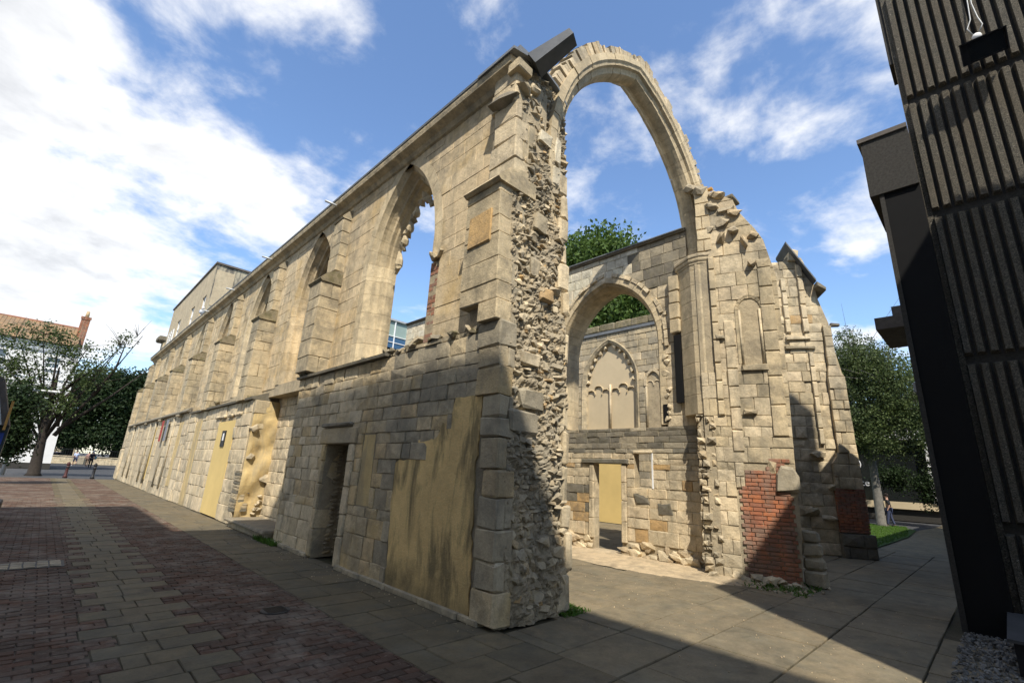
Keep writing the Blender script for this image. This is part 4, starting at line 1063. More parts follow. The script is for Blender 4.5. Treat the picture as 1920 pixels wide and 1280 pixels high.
# ============================================================ SOUTH WALL
sw=empty('south_wall',(16.5,10,0),'farther inner wall seen through the arch with a blocked traceried window and yellow doorway','ruined wall')
FD=Frame((16.5,0,0),(0,1,0),(-1,0,0))
BC,BS,BRI,BSP=11.12,1.28,1.85,5.55
DD=(10.35,12.3,2.4)
sh=[arch_pts(BC,BSP,BS,BRI,3.55,.14)]
prism('wall_core',FD,[(3.6,0),(DD[0],0),(DD[0],DD[2]),(DD[1],DD[2]),(DD[1],0),(18,0),(18,8.0),(3.6,8.0)],sh,-.9,-.03,M['mortar'],sw)
def sI(v):
    cuts=[]
    if v<DD[2]: cuts.append(DD[:2])
    if v>3.55:
        h=half_w(v,BSP,BS,BRI,.15)
        for c,hh in ((9.05,.38),(BC,h),(13.3,.38)):
            if c!=BC: 
                if v>5.9: continue
                cuts.append((c-hh,c+hh))
            elif h>0: cuts.append((c-h,c+h))
    iv=[];a=3.6
    for l,r_ in cuts: iv.append((a,l)); a=r_
    iv.append((a,18)); return iv
for a,b in ((.02,2.4),(2.4,3.55),(3.55,5.9),(5.9,7.9)):
    masonry(sw,FD,a,b,sI,(.24,.34),(.4,.7),M['butt'],proud=(-.006,.015),alt=lambda u,v:(M['quoin'] if rnd.random()<.35 else (M['inner'] if rnd.random()<.3 else None)))
for z0 in (7.78,):
    sweep('lead_flashing',[(.0,0),(.06,0),(.07,.12),(0,.14)],(16.5,3.6,z0),(16.5,18,z0),M['lead'],sw,(-1,0,0))
for y0 in np.arange(3.6,17.9,.8): V,F=cstone(16.46,17.4,y0+.004,y0+.79,7.93,8.26,.03); piece(sw,'coping_stone',V,F,M['mossy'])
prism('window_infill',FD,arch_pts(BC,BSP,BS,BRI,3.55,0),[],-.3,-.16,M['cream'],sw)
ring(sw,FD,BC,BSP,BS,BRI,3.55,[(.15,.03),(.10,.05),(.05,.02),(0,0),(-.05,-.06),(-.08,-.14),(-.08,-.2),(.15,-.2)],10,(.3,.45),M['butt'],'window_arch_stone','window_jamb_stone')
for yy in (8.72,9.38,12.97,13.63): V,F=tube([(16.52,yy,3.6),(16.52,yy,5.7)],.05,6); meshobj('niche_shaft',V,F,M['inner'],sw,smooth=True)
for c in (9.05,13.3):
    prism('niche_panel',FD,[(c-.36,3.6),(c+.36,3.6),(c+.36,5.5),(c,5.9),(c-.36,5.5)],[],-.2,-.1,M['cream'],sw)
    ring(sw,FD,c,5.45,.30,.42,5.3,[(.1,.04),(0,.04),(-.03,-.04),(.1,-.1)],5,(.2,.3),M['inner'],'niche_head_stone','niche_head_stone')
    for s_ in (-1,1): ring(sw,FD,c+s_*.15,5.36,.13,.13,5.3,[(.03,-.02),(-.0,.0),(-.03,-.04),(.03,-.1)],4,(.1,.3),M['inner'],'niche_cusp','niche_cusp')
V,F=tube([(16.6,BC,3.6),(16.6,BC,5.55)],.05,6); meshobj('mullion',V,F,M['inner'],sw,smooth=True)
V,F=tube([(16.6,9.05,3.6),(16.6,9.05,5.35)],.04,6); meshobj('mullion',V,F,M['inner'],sw,smooth=True)
for c in (BC-.62,BC+.62):   # trefoil heads of the two blind lights
    for s_ in (-1,1): ring(sw,FD,c+s_*.38,5.2,.20,.16,5.16,[(.015,-.12),(0,-.085),(-.03,-.12),(.015,-.17)],4,(.1,.3),M['arch'],'tracery_cusp','tracery_cusp')
    ring(sw,FD,c,5.32,.24,.22,5.3,[(.015,-.12),(0,-.085),(-.03,-.12),(.015,-.17)],5,(.1,.3),M['arch'],'tracery_cusp','tracery_cusp')
c_,R_=pointed(BS,BRI)
for side in (-1,1):
    for i in range(6):  # stumps of cusping round the window head
        t=.08+i*.16; a=math.acos(c_/(R_-.1))*t; u=BC+side*((R_-.12)*math.cos(a)-c_); v=BSP+(R_-.12)*math.sin(a)
        V,F=rock(FD.p(u,v,-.1),.10,.08,.12,.6,U=Vector((0,1,0)),Nn=Vector((-1,0,0))); piece(sw,'tracery_stub',V,F,M['arch'])
box('yellow_door_panel',(16.52,DD[0],.02),(16.62,DD[1],DD[2]),M['yellow'],sw)
V,F=cstone(16.44,16.6,8.6,13.8,3.44,3.56,.02); piece(sw,'sill_stone',V,F,M['inner'])
# ============================================================ PIER B
pb=empty('end_pier',(15.8,3.4,0),'ruined pier with sloping lead cap and red brick low on its outer buttress','ruined pier')
OB=Vector((15.3,4.0,0)); DB=Vector((.5,-.866,0)); NBv=Vector((-.866,-.5,0)); FB=Frame(OB,DB,NBv)
pB=[(-.9,0),(.80,0),(1.5,0),(1.52,2.0),(1.5,2.7),(1.42,4.9),(1.27,5.9),(1.25,6.5),(1.05,7.3),(1.0,7.9),(.75,8.7),(.35,8.75),(.1,8.5),(-.9,8.0)]
prism('wall_core',FB,pB,[],-.9,-.02,M['mortar'],pb)
def rB(v):
    pts=[(1.0,0),(1.0,2.6),(1.02,4.9),(1.06,6.4),(1.0,7.4),(.85,8.3),(.75,8.75)]
    for (u0,v0),(u1,v1) in zip(pts,pts[1:]):
        if v0<=v<=v1: return u0+(u1-u0)*(v-v0)/(v1-v0+1e-9)
    return .7
masonry(pb,FB,.02,8.6,lambda v:[(-.6,min(rB(v),.80 if v<2.6 else 9))],(.26,.38),(.3,.6),M['inner'],proud=(-.02,.03),rough=.015,gap=.009,
   alt=lambda u,v:(M['orange'] if .3<u<.8 and 6<v<8 and rnd.random()<.4 else (M['butt'] if rnd.random()<.3 else None)))
FB2=Frame(FB.p(0,0,.10),DB,NBv)
def bI(v): return [(.82 if v<2.6 else (1.0 if v<5 else 1.05),1.52-.02*v if v<5 else 1.27)]
masonry(pb,FB2,.62,1.0,lambda v:[(.95,1.5)],(.2,.2),(.2,.3),M['dark'],depth=.25) if False else None
masonry(pb,FB2,1.72,6.4,bI,(.24,.36),(.25,.4),M['inner'],proud=(-.01,.03),depth=.25,rough=.01,alt=lambda u,v:M['butt'] if rnd.random()<.45 else None)
z=.62;r=0
while z<1.70:
    u=.80; first=True
    while u<1.48:
        w=.105 if first and r%2 else .215; e=min(u+w,1.5); first=False
        if e-u>.04: V,F=bstone(FB2,[(u+.005,z+.004),(e-.005,z+.004),(e-.005,z+.068),(u+.005,z+.068)],rnd.uniform(0,.01),.12,.005,.002); piece(pb,'brick',V,F,M['brick'])
        u=e
    z+=.0755;r+=1
masonry(pb,Frame(FB.p(0,0,.2),DB,NBv),0,.6,lambda v:[(.78,1.56)],(.28,.3),(.3,.5),M['dark'],depth=.35,proud=(0,.03),rough=.02)
for (u,v,a,b) in ((.5,2.62,.22,.10),(.75,1.75,.1,.08),(.2,1.1,.2,.1),(.6,.95,.2,.08)):
    V,F=rock(FB.p(u,v,.06),a,.10,b,.2,U=DB,Nn=NBv); piece(pb,'bonding_stone',V,F,M['inner'])
for (u0,u1,z,mt) in ((.0,.8,5.7,'butt'),(.05,.7,6.0,'inner'),(1.28,1.5,6.38,'dark')):
    V,F=bstone(FB,[(u0,z),(u1,z),(u1,z+.07),(u0,z+.1)],.08,.14,.02,.01); piece(pb,'string_stone',V,F,M[mt])
for u,z0,z1,w in ((.66,2.9,5.6,.06),(.14,6.2,7.9,.07),(.62,6.2,8.2,.08)):
    z=z0
    while z<z1: h=.45; V,F=bstone(FB,[(u-w,z),(u+w,z),(u+w,z+h-.006),(u-w,z+h-.006)],.08,.14,.03,.006); piece(pb,'pilaster_stone',V,F,M['inner']); z+=h
# sloping cap slab
V=[];F=[]
for (u,v) in ((.28,9.08),(.98,7.75)):
    for w,dv in ((.30,0),(.30,.07),(-.9,.07),(-.9,0)): V.append(FB.p(u,v+dv,w))
F=[(0,1,5,4),(1,2,6,5),(2,3,7,6),(3,0,4,7),(0,3,2,1),(4,5,6,7)]
meshobj('sloping_cap',V,F,M['steel'],pb)
V,F=bstone(FB,[(.98,7.6),(1.2,7.45),(1.22,7.55),(1.0,7.75)],.3,.9,.02,.01); piece(pb,'cap_slab',V,F,M['dark'])
V,F=bstone(FB,[(.35,8.6),(.62,8.55),(.66,8.9),(.4,9.02)],.1,.5,.02,.01); piece(pb,'cap_slab',V,F,M['inner'])
flush()
# ============================================================ HOUSE ABOVE THE WALL
at=empty('rendered_house',(4.4,30,8.2),'buff rendered block with parapet rising above the far half of the long wall','building')
HX=4.36
wins=[(28.4,29.35),(31.2,32.15),(35.1,36.2)]
FH=Frame((HX,0,0),(0,1,0),(-1,0,0))
prism('front_wall',FH,[(27.5,8.2),(39.4,8.2),(39.4,11.62),(27.5,11.62)],[[(a,8.45),(b,8.45),(b,10.1),(a,10.1)] for a,b in wins],-.3,0,M['buffr'],at)
box('end_wall',(HX+.3,27.5,8.2),(14,27.8,11.6),M['dirtyr'],at); box('end_wall',(HX,27.49,8.2),(HX+.3,27.5,11.6),M['dirtyr'],at)
box('back_wall',(HX+.3,39.1,8.2),(14,39.4,11.6),M['dirtyr'],at); box('roof',(HX+.1,27.6,11.35),(14,39.3,11.5),M['lead'],at)
box('parapet_cap',(HX-.06,27.42,11.62),(HX+.36,39.5,11.72),M['weather'],at); box('parapet_cap',(HX+.36,27.42,11.62),(14,27.86,11.72),M['weather'],at)
box('pale_patch',(HX+.05,27.47,9.3),(HX+.9,27.488,11.3),M['buffr'],at)  # paler rectangle set on the dark end wall
for a,b in wins:
    w_=bpy.data.objects.new('window',None); link(w_,at); w_.location=(-.1,(a+b)/2-30,.8)
    box('pane',(HX+.12,a,8.45),(HX+.14,b,10.1),M['glass'],w_)
    for (y0,y1,z0,z1) in ((a,a+.07,8.45,10.1),(b-.07,b,8.45,10.1),(a,b,8.45,8.53),(a,b,10.02,10.1),((a+b)/2-.03,(a+b)/2+.03,8.45,10.1),(a,b,9.0,9.04),(a,b,9.5,9.54)):
        box('glazing_bar',(HX+.06,y0,z0),(HX+.115,y1,z1),M['white_frame'],w_)
for k in range(6): box('balcony_rail',(HX-.25,35.0,8.45+k*.17),(HX-.22,36.5,8.48+k*.17),M['white_frame'],at)
for yy in (35.0,35.75,36.5): box('balcony_post',(HX-.26,yy-.02,8.4),(HX-.21,yy+.02,9.35),M['white_frame'],at)
box('end_pier_block',(4.3,39.8,8.2),(5.2,40.9,9.4),M['inner'],at,.03); box('end_cornice',(3.95,39.7,9.4),(5.3,41.0,9.75),M['dark'],at,.06)
# gull
gl=empty('seagull',(3.95,26.0,8.3),'white gull standing on the wall coping in front of the rendered block','bird')
def blob(name,c,r_,mat,parent,seg=10):
    bm=bmesh.new(); bmesh.ops.create_uvsphere(bm,u_segments=seg,v_segments=seg-2,radius=1)
    V=[Vector((v.co.x*r_[0]+c[0],v.co.y*r_[1]+c[1],v.co.z*r_[2]+c[2])) for v in bm.verts]; bm.verts.index_update()
    F=[tuple(v.index for v in f.verts) for f in bm.faces]; bm.free(); return meshobj(name,V,F,mat,parent,smooth=True)
blob('body',(3.95,26.0,8.46),(.10,.22,.12),M['gull_w'],gl); blob('head',(3.95,25.82,8.62),(.065,.075,.07),M['gull_w'],gl); blob('wing',(3.95,26.06,8.50),(.11,.2,.08),M['gull_g'],gl)
V,F=tube([(3.95,25.76,8.61),(3.95,25.68,8.59)],[.02,.006],6); meshobj('beak',V,F,M['beak'],gl)
for dx in (-.04,.04): V,F=tube([(3.95+dx,26,8.36),(3.95+dx,26,8.28)],.01,5); meshobj('leg',V,F,M['beak'],gl)
# ============================================================ RIBBED BUILDING (right)
rb=empty('concrete_building',(9.1,-2,0),'dark ribbed concrete building with exposed aggregate at the right edge','building')
RX=9.13
box('wall_body',(RX,-3.6,.0),(10.0,.17,15),M['aggd'],rb)
JZ=[-.9,1.3,3.55,5.9,8.05,10.4,12.7,15]
for z0,z1 in zip(JZ,JZ[1:]):
    yv=.10;k=0
    while yv>-3.5:
        a=yv;b=yv-.083; zz0=max(z0,.0)+.06; zz1=z1-.06
        V=[(RX,a+.012,zz0),(RX-.085,a-.008,zz0+.03),(RX-.085,b+.008,zz0+.03),(RX,b-.012,zz0),(RX,a+.012,zz1),(RX-.085,a-.008,zz1-.03),(RX-.085,b+.008,zz1-.03),(RX,b-.012,zz1)]
        F=[(0,1,5,4),(1,2,6,5),(2,3,7,6),(0,3,2,1),(4,5,6,7)]
        piece(rb,'rib',V,F,M['agg']); yv-=.1365; k+=1
box('wall_rib_band',(RX-.03,.10,.25),(RX,.17,15),M['agg'],rb)
box('corner_step',(RX-.005,.17,8.95),(RX+.6,.23,15),M['aggd'],rb)
flush()
# canopy block over a black recess
cn=empty('canopy_block',(8.95,.45,0),'grey pebble faced canopy block over a black recess beside the ribbed wall','canopy')
box('fascia',(8.87,.172,6.4),(10.4,.80,7.45),M['aggd'],cn); box('cap',(8.84,.172,7.45),(10.4,.84,7.53),M['lampgrey'] if False else M['weather'],cn)
box('recess_shade',(8.92,.174,.0),(10.3,.62,6.398),M['void'],cn); box('edge_post',(8.90,.62,.0),(9.05,.68,6.398),M['aggd'],cn)  # solid near-black block painted as the shaded recess
# floodlight
fl=empty('floodlight',(8.9,-.9,8.2),'black rectangular floodlight fixed high on the ribbed wall','floodlight')
FFc=Vector((8.72,-.85,8.2))
ff=Frame(FFc,Vector((0,-1,0)),Vector((-.8,0,-.6)).normalized(),V=Vector((-.6,0,.8)))
def obox(name,fr,u0,u1,v0,v1,w0,w1,mat,parent):
    V=[fr.p(u,v,w) for w in (w0,w1) for u,v in ((u0,v0),(u1,v0),(u1,v1),(u0,v1))]
    return meshobj(name,V,[(3,2,1,0),(4,5,6,7),(0,1,5,4),(1,2,6,5),(2,3,7,6),(3,0,4,7)],mat,parent)
obox('housing',ff,-.24,.24,-.16,.16,-.12,.0,M['black'],fl); obox('hood',ff,-.25,.25,.15,.17,-.1,.10,M['black'],fl); obox('cheek',ff,-.25,-.235,-.16,.16,0,.08,M['black'],fl); obox('cheek',ff,.235,.25,-.16,.16,0,.08,M['black'],fl)
obox('lens',ff,-.16,.22,-.13,.14,.0,.005,M['glassd'],fl)
obox('bracket',ff,-.05,.05,-.05,.05,-.3,-.12,M['black'],fl)
jb=empty('junction_box',(9.0,-.86,8.7),'white round junction box with a looping pale cable above the floodlight','junction box')
blob('box',(9.0,-.84,8.66),(.04,.06,.06),M['white_frame'],jb)
V,F=tube([(8.98,-.80,8.7),(8.98,-.76,8.85),(8.99,-.82,9.0),(9.0,-.84,9.3),(9.0,-.9,10.5)],.009,5); meshobj('cable',V,F,M['lampgrey'],jb,smooth=True)
V,F=tube([(8.98,-.87,8.7),(8.98,-.93,8.82),(8.99,-.9,9.0),(9.0,-.88,9.3),(9.0,-.93,10.5)],.009,5); meshobj('cable',V,F,M['lampgrey'],jb,smooth=True)
# wing behind with its canopies
wg=empty('low_wing',(13,-1,0),'lower dark wing of the concrete building with pale stepped canopy edges','building')
box('wing_wall',(12.2,-12,0),(34,.10,5.7),M['aggd'],wg)
box('canopy_slab',(12.6,.101,5.15),(14.5,1.45,5.42),M['weather'],wg); box('canopy_upstand',(12.9,.101,5.42),(14.3,1.15,5.72),M['weather'],wg)
box('canopy_slab',(12.8,.101,3.75),(15.5,1.02,3.95),M['lampgrey'],wg)
# tall unseen neighbours that shade street and courtyard; walls white to bounce light in
nb1=empty('street_terrace',(-6,-8,0),'tall plain terrace along the left side of the street behind the camera, white to bounce light','building')
box('wall',(-7,-14,0),(-3.3,2.4,17.6),M['white_paint'],nb1); box('wall',(-8,2.42,0),(-3.6,12.5,12.4),M['white_paint'],nb1)
nb2=empty('rear_block',(10,-14,0),'tall unseen block behind the camera, trimmed for its shadow and white to bounce light','building')
box('wall',(3.4,-7,0),(6.9,-2.9,10.4),M['white_paint'],nb2)
# display case at the lower right corner
dc=empty('display_case',(7.9,.0,0),'low black framed display case with a leaflet at the lower right corner','display case')
box('base',(7.3,-.9,.0),(8.9,.19,.30),M['black'],dc); box('top_sheet',(7.25,-.95,.30),(8.95,.23,.33),M['steel'],dc); box('leaflet',(7.293,-.05,.1),(7.297,.08,.24),M['white_frame'],dc); box('leaflet_print',(7.288,-.02,.14),(7.292,.05,.2),M['redbanner'],dc)
# ============================================================ WHITE HOUSE (left far)
wh=empty('white_house',(-5,60,0),'white painted house with brown tiled roof behind the street tree at far left','house')
FW_=Frame((0,60,0),(1,0,0),(0,-1,0))
ww=[(-5.4,-4.2,8.6,10.0),(-3.4,-2.3,5.0,7.2),(-5.6,-4.3,5.0,7.2),(-1.7,-.7,8.9,9.9),(-1.5,-.5,5.2,7.2)]
prism('wall',FW_,[(-14,.5),(.75,.5),(.42,11.0),(-14,11.0)],[[(a,c),(b,c),(b,d),(a,d)] for a,b,c,d in ww],-.4,0,M['white_paint'],wh)
prism('wall',FW_,[(-13.6,.5),(.6,.5),(.3,11.0),(-13.6,11.0)],[],-9,-.42,M['white_paint'],wh)
prism('plinth',FW_,[(-14,0),(.78,0),(.76,.5),(-14,.5)],[],-9,.03,M['aggd'],wh)
for z0 in (10.35,10.75,11.0): sweep('cornice',[(0,0),(.12,0),(.18,.12),(0,.14)],(-14,60,z0),(.5,60,z0),M['white_frame'],wh,(0,-1,0))
for z0 in (4.3,7.9): sweep('string_course',[(0,0),(.08,0),(.08,.14),(0,.14)],(-14,60,z0),(.5,60,z0),M['white_frame'],wh,(0,-1,0))
for a,b,c,d in ww:
    f=box('window',(a,60.12,c),(b,60.14,d),M['glass'],wh)
    for (x0,x1,z0,z1) in ((a,a+.07,c,d),(b-.07,b,c,d),(a,b,(c+d)/2-.04,(c+d)/2+.04),((a+b)/2-.025,(a+b)/2+.025,c,d),(a,b,c,c+.08)):
        box('glazing_bar',(x0,60.05,z0),(x1,60.11,z1),M['white_frame'],f)
    box('sill',(a-.1,59.85,c-.14),(b+.1,60.0,c-.02),M['white_frame'],f)
# tiled roof: rows of overlapping tiles (distant, so each row is one strip of tiles)
V=[(-14.3,59.6,11.15),(.1,59.6,11.15),(-.2,63.6,13.6),(-14.3,63.6,13.6),(-14.3,67.6,11.15),(.1,67.6,11.15)]
meshobj('roof',V,[(0,1,2,3),(3,2,5,4),(1,5,2),(0,3,4)],M['tile'],wh)
VV=[];FF=[]
for r in range(15):
    t=r/15; y0=59.55+t*4.0; z0=11.18+t*2.45
    x=-14.2
    while x<.0-.3*t:
        w=.28; dzv=rnd.uniform(0,.02); b=len(VV)
        VV+=[(x+.01,y0,z0+dzv+.05),(x+w-.01,y0,z0+dzv+.05),(x+w-.01,y0+.36,z0+.215),(x+.01,y0+.36,z0+.215),(x+.01,y0,z0+dzv),(x+w-.01,y0,z0+dzv)]
        FF+=[(b,b+1,b+2,b+3),(b+4,b+5,b+1,b)]; x+=w
o=meshobj('roof_tile',VV,FF,M['tile'],wh); o['kind']='stuff'
V,F=tube([(-14.2,63.6,13.66),(-.15,63.6,13.66)],.12,8); meshobj('ridge',V,F,M['brick'],wh)
ck=box('chimney',(-.25,61.6,11),(.42,62.4,14.6),M['mortar'],wh)
z=11.0;r=0
while z<14.55:
    out=.06 if z>14.2 else 0
    for i in range(3):
        x0=-.27-out+i*(.71+2*out)/3; V,F=bstone(Frame((0,61.6,0),(1,0,0),(0,-1,0)),[(x0+.01,z+.01),(x0+(.71+2*out)/3-.01,z+.01),(x0+(.71+2*out)/3-.01,z+.09),(x0+.01,z+.09)],.02+out,.05,.01,.002); piece(ck,'brick',V,F,M['brick'])
    z+=.1;r+=1
V,F=tube([(.1,62,14.6),(.1,62,15.25)],[.17,.13],10); meshobj('chimney_pot',V,F,M['pot'],wh,smooth=True)
# ============================================================ FAR STREET THINGS
lw=empty('low_boundary_wall',(5,88,0),'low pale stone wall across the end of the street','wall')
Fw=Frame((0,88,0),(1,0,0),(0,-1,0)); prism('core',Fw,[(-2,0),(16,0),(16,.95),(-2,.95)],[],-.4,-.02,M['mortar'],lw)
masonry(lw,Fw,0,.95,lambda v:[(-2,16)],(.3,.34),(.8,1.2),M['inner'])
for x in np.arange(-2,16,1.5): V,F=cstone(x,x+1.48,87.9,88.5,.95,1.05,.02); piece(lw,'coping_stone',V,F,M['inner'])
for x0 in (3.5,8.5): 
    V,F=cstone(x0,x0+.8,87.7,88.2,0,1.0,.02); piece(lw,'pillar',V,F,M['quoin'])
fc=empty('dark_railings',(4,90,0),'dark iron railings and shade behind the low stone wall','railings')
for x in np.arange(-2,14,.25): V,F=tube([(x,89.5,0),(x,89.5,2.0)],.02,4); piece(fc,'railing_bar',V,F,M['black'])
for z0 in (.3,1.9): box('rail',(-2,89.47,z0),(14,89.53,z0+.06),M['black'],fc)
bh=empty('brick_house',(-6,120,0),'distant orange brick house glimpsed between the white house and the dark trees','house')
box('wall',(-8,118,0),(4.2,128,7.5),M['brick'],bh); box('ground_floor',(-8,117.9,0),(4.1,118,3.4),M['buffr'],bh)
for x0 in (1.2,2.6): f=box('window',(x0,117.85,4.2),(x0+.9,117.9,5.8),M['glass'],bh)
meshobj('roof',[(-8.2,117.6,7.5),(4.4,117.6,7.5),(4.4,128.4,7.5),(-8.2,128.4,7.5),(-8.2,123,10.5),(4.4,123,10.5)],[(0,1,5,4),(2,3,4,5),(0,4,3),(1,2,5)],M['tile'],bh)
# bollards
def lathe(prof,c,n=14):
    V=[];F=[]
    for r_,z in prof:
        for k in range(n): a=2*math.pi*k/n; V.append((c[0]+r_*math.cos(a),c[1]+r_*math.sin(a),c[2]+z))
    m=len(prof)
    for i in range(m-1):
        for k in range(n): k2=(k+1)%n; F.append((i*n+k,i*n+k2,(i+1)*n+k2,(i+1)*n+k))
    F.append(tuple(reversed(range(n)))); F.append(tuple(range((m-1)*n,m*n))); return V,F
def bollard(x,y,mat,label):
    b=empty('bollard',(x,y,0),label,'bollard','bollards at the end of the brick street')
    V,F=lathe([(.12,0),(.12,.1),(.085,.14),(.075,.6),(.075,.78)],(x,y,0)); meshobj('post',V,F,mat,b,smooth=True)
    V,F=lathe([(.095,.62),(.10,.64),(.10,.68),(.095,.70)],(x,y,0)); meshobj('collar',V,F,M['black'],b,smooth=True)
    V,F=lathe([(.09,.78),(.105,.82),(.09,.9),(.05,.97),(.01,.99)],(x,y,0)); meshobj('head',V,F,mat,b,smooth=True)
bollard(1.38,42.0,M['maroon'],'dark red iron bollard, left of the two at the street end')
bollard(2.67,41.4,M['black'],'black iron bollard, right of the two nearer the church wall')
# street lamps
def lamp(x,y,h,dx,label,pole0=0.):
    l=empty('street_lamp',(x,y,0),label,'street lamp','grey street lamps')
    V,F=tube([(x,y,pole0),(x,y,h-.2),(x+.15*dx,y,h)],[.11,.08,.07],8); meshobj('pole',V,F,M['lampgrey'],l,smooth=True)
    V,F=tube([(x+.15*dx,y,h),(x+1.2*dx,y,h+.05)],[.07,.09],8); meshobj('arm',V,F,M['lampgrey'],l,smooth=True)
    V,F=cstone(min(x+.7*dx,x+1.5*dx),max(x+.7*dx,x+1.5*dx),y-.14,y+.14,h-.04,h+.1,.05,.0); meshobj('lamp_head',V,F,M['white_frame'],l)
lamp(-1.5,44,5.4,1,'grey street lamp with its arm in front of the street tree')
lamp(.2,70,6.2,1,'distant pale street lamp head against the dark evergreens')
# display hoarding at the left edge
hd=empty('notice_kiosk',(-.9,15,0),'dark graffitied notice kiosk with pitched timber top at the left edge','kiosk')
box('panel',(-1.9,14.6,.35),(-.62,14.9,2.1),M['teal'],hd); box('blue_poster',(-.80,14.58,1.7),(-.66,14.595,1.95),M['blue'],hd)
V=[(-2.2,14.4,2.1),(-.62,14.4,2.1),(-.62,15.0,2.1),(-2.2,15.0,2.1),(-2.2,14.4,3.6),(-.92,14.4,3.05),(-.92,15.0,3.05),(-2.2,15.0,3.6)]
meshobj('hood',V,[(0,1,5,4),(1,2,6,5),(2,3,7,6),(0,3,2,1),(4,5,6,7),(0,4,7,3)],M['weather'],hd)
box('edge_strip',(-.70,14.37,2.0),(-.66,14.39,2.6),M['wood'],hd)
obox('edge_board',Frame((-.75,14.36,2.1),Vector((1,0,0)),Vector((0,-1,0)),V=Vector((-.28,0,.96))),-.05,.02,0,1.0,0,.04,M['lampgrey'],hd)
for k,(x,z) in enumerate(((-.98,1.1),(-.92,1.3),(-.86,1.12),(-.8,1.32),(-.75,1.15))):
    V,F=tube([(x,14.59,z),(x+.05,14.59,z+.12),(x+.02,14.59,z+.2)],.013,4); meshobj('graffiti_stroke',V,F,M['sign_w'],hd)
box('leg',(-1.8,14.7,0),(-1.7,14.8,.35),M['weather'],hd); box('leg',(-.72,14.7,0),(-.64,14.8,.35),M['weather'],hd)
pb2=empty('planter_box',(-.5,17,0),'low dark timber planter box on the left kerb of the street','planter')
box('box',(-1.4,16.6,0),(-.42,17.6,.42),M['weather'],pb2,.02); blob('soil',(-.9,17.1,.42),(.42,.42,.06),M['soil'],pb2)
# drain grates
dg=empty('drain_cover',(2.33,6.15,0),'round slotted iron drain grate in the brick paving near the pavement edge','drain cover')
V,F=lathe([(.16,0.0),(.16,.010),(.13,.012),(.01,.008)],(2.33,6.15,0)); meshobj('rim',V,F,M['cast'],dg)
for k in range(-3,4): box('slot',(2.33-.11,6.15+k*.035-.008,.0135),(2.33+.11,6.15+k*.035+.008,.016),M['black'],dg)
dg2=empty('inspection_cover',(.2,10.25,0),'rectangular cover filled with grey setts in the brick paving at left','inspection cover')
box('frame',(-.42,10.0,-.0),(.62,10.55,.006),M['cast'],dg2)
for i in range(7):
    for j in range(3): V,F=cstone(-.38+i*.14,-.38+i*.14+.12,10.03+j*.17,10.03+j*.17+.15,.006,.018,.004); meshobj('sett',V,F,M['quoin'],dg2)
# ============================================================ MODERN GLASS BLOCK through the first window
mg=empty('glass_office',(22,38,0),'modern glazed office block with green panels glimpsed through the first window','building')
FM=Frame((0,38,0),(1,0,0),(0,-1,0))
box('body',(17,38.1,0),(23.6,50,15.0),M['panelg'],mg)
box('roof_edge',(17,37.9,15.0),(23.7,50,15.18),M['lampgrey'],mg)
for x0 in np.arange(17.0,23.5,1.35):
    box('mullion',(x0-.04,37.95,0),(x0+.04,38.08,15.0),M['white_frame'],mg)
    for z0 in (4.5,7.5,10.5): box('pane',(x0+.05,38.02,z0),(x0+1.30,38.09,z0+1.9),M['glassb'],mg)
    box('pane',(x0+.05,38.02,11.9),(x0+1.30,38.09,13.4),M['glassb'],mg)
for z0 in (4.4,6.5,7.4,9.5,10.4,11.8,13.5,12.9): box('transom',(17,37.96,z0),(23.6,38.07,z0+.06),M['white_frame'],mg)
# ============================================================ SHOP BEHIND THE BIRCH (right)
sp_=empty('shop_building',(42,6,0),'modern pale building with dark shop windows and white lettering behind the birch tree','building')
FS_=Frame((42,0,0),(0,1,0),(-1,0,0))
prism('wall',FS_,[(-6,0),(20,0),(20,7.6),(-6,7.6)],[[(3.0,1.2),(12,1.2),(12,5.2),(3.0,5.2)]],-6,0,M['aggd'],sp_)
box('shop_window',(42.2,3.0,1.2),(42.25,12,5.2),M['glassd'],sp_)
box('sill_band',(41.8,3.0,.75),(42,12,1.2),M['cream'],sp_); box('fascia',(41.7,1,5.3),(42,12,5.9),M['white_paint'],sp_); box('upper_band',(41.7,1,6.6),(42,12,7.4),M['white_paint'],sp_)
box('pier',(41.7,3.0,1.2),(42,3.35,5.2),M['white_paint'],sp_)
tx=bpy.data.curves.new('lettering','FONT'); tx.body='ate'; tx.size=.62; tx.extrude=.01
to=bpy.data.objects.new('tmp',tx); COL.objects.link(to); to.rotation_euler=(R(90),0,R(-90)); to.location=(41.68,7.35,2.15)
bpy.context.view_layer.update(); dg_=bpy.context.evaluated_depsgraph_get(); me=bpy.data.meshes.new_from_object(to.evaluated_get(dg_)); mw=to.matrix_world.copy(); bpy.data.objects.remove(to)
V=[mw@v.co for v in me.vertices]; F=[tuple(p.vertices) for p in me.polygons]; meshobj('lettering',V,F,M['sign_w'],sp_)
for r_ in (.18,.32):
    V,F=tube([(41.68,7.15-r_*math.cos(a)*.6,3.6+r_*math.sin(a)) for a in [-1.+i*.25 for i in range(9)]],.03,5); meshobj('logo_arc',V,F,M['sign_w'],sp_)
# litter bin
lb=empty('litter_bin',(30,2.0,0),'black litter bin with a yellow sticker beside the path','bin')
V,F=lathe([(.24,0),(.26,.1),(.26,.85),(.28,.9),(.24,1.1),(.05,1.18)],(30,1.98,0)); meshobj('body',V,F,M['black'],lb,smooth=True); box('sticker',(29.72,1.9,.42),(29.735,2.12,.82),M['sign_y'],lb)
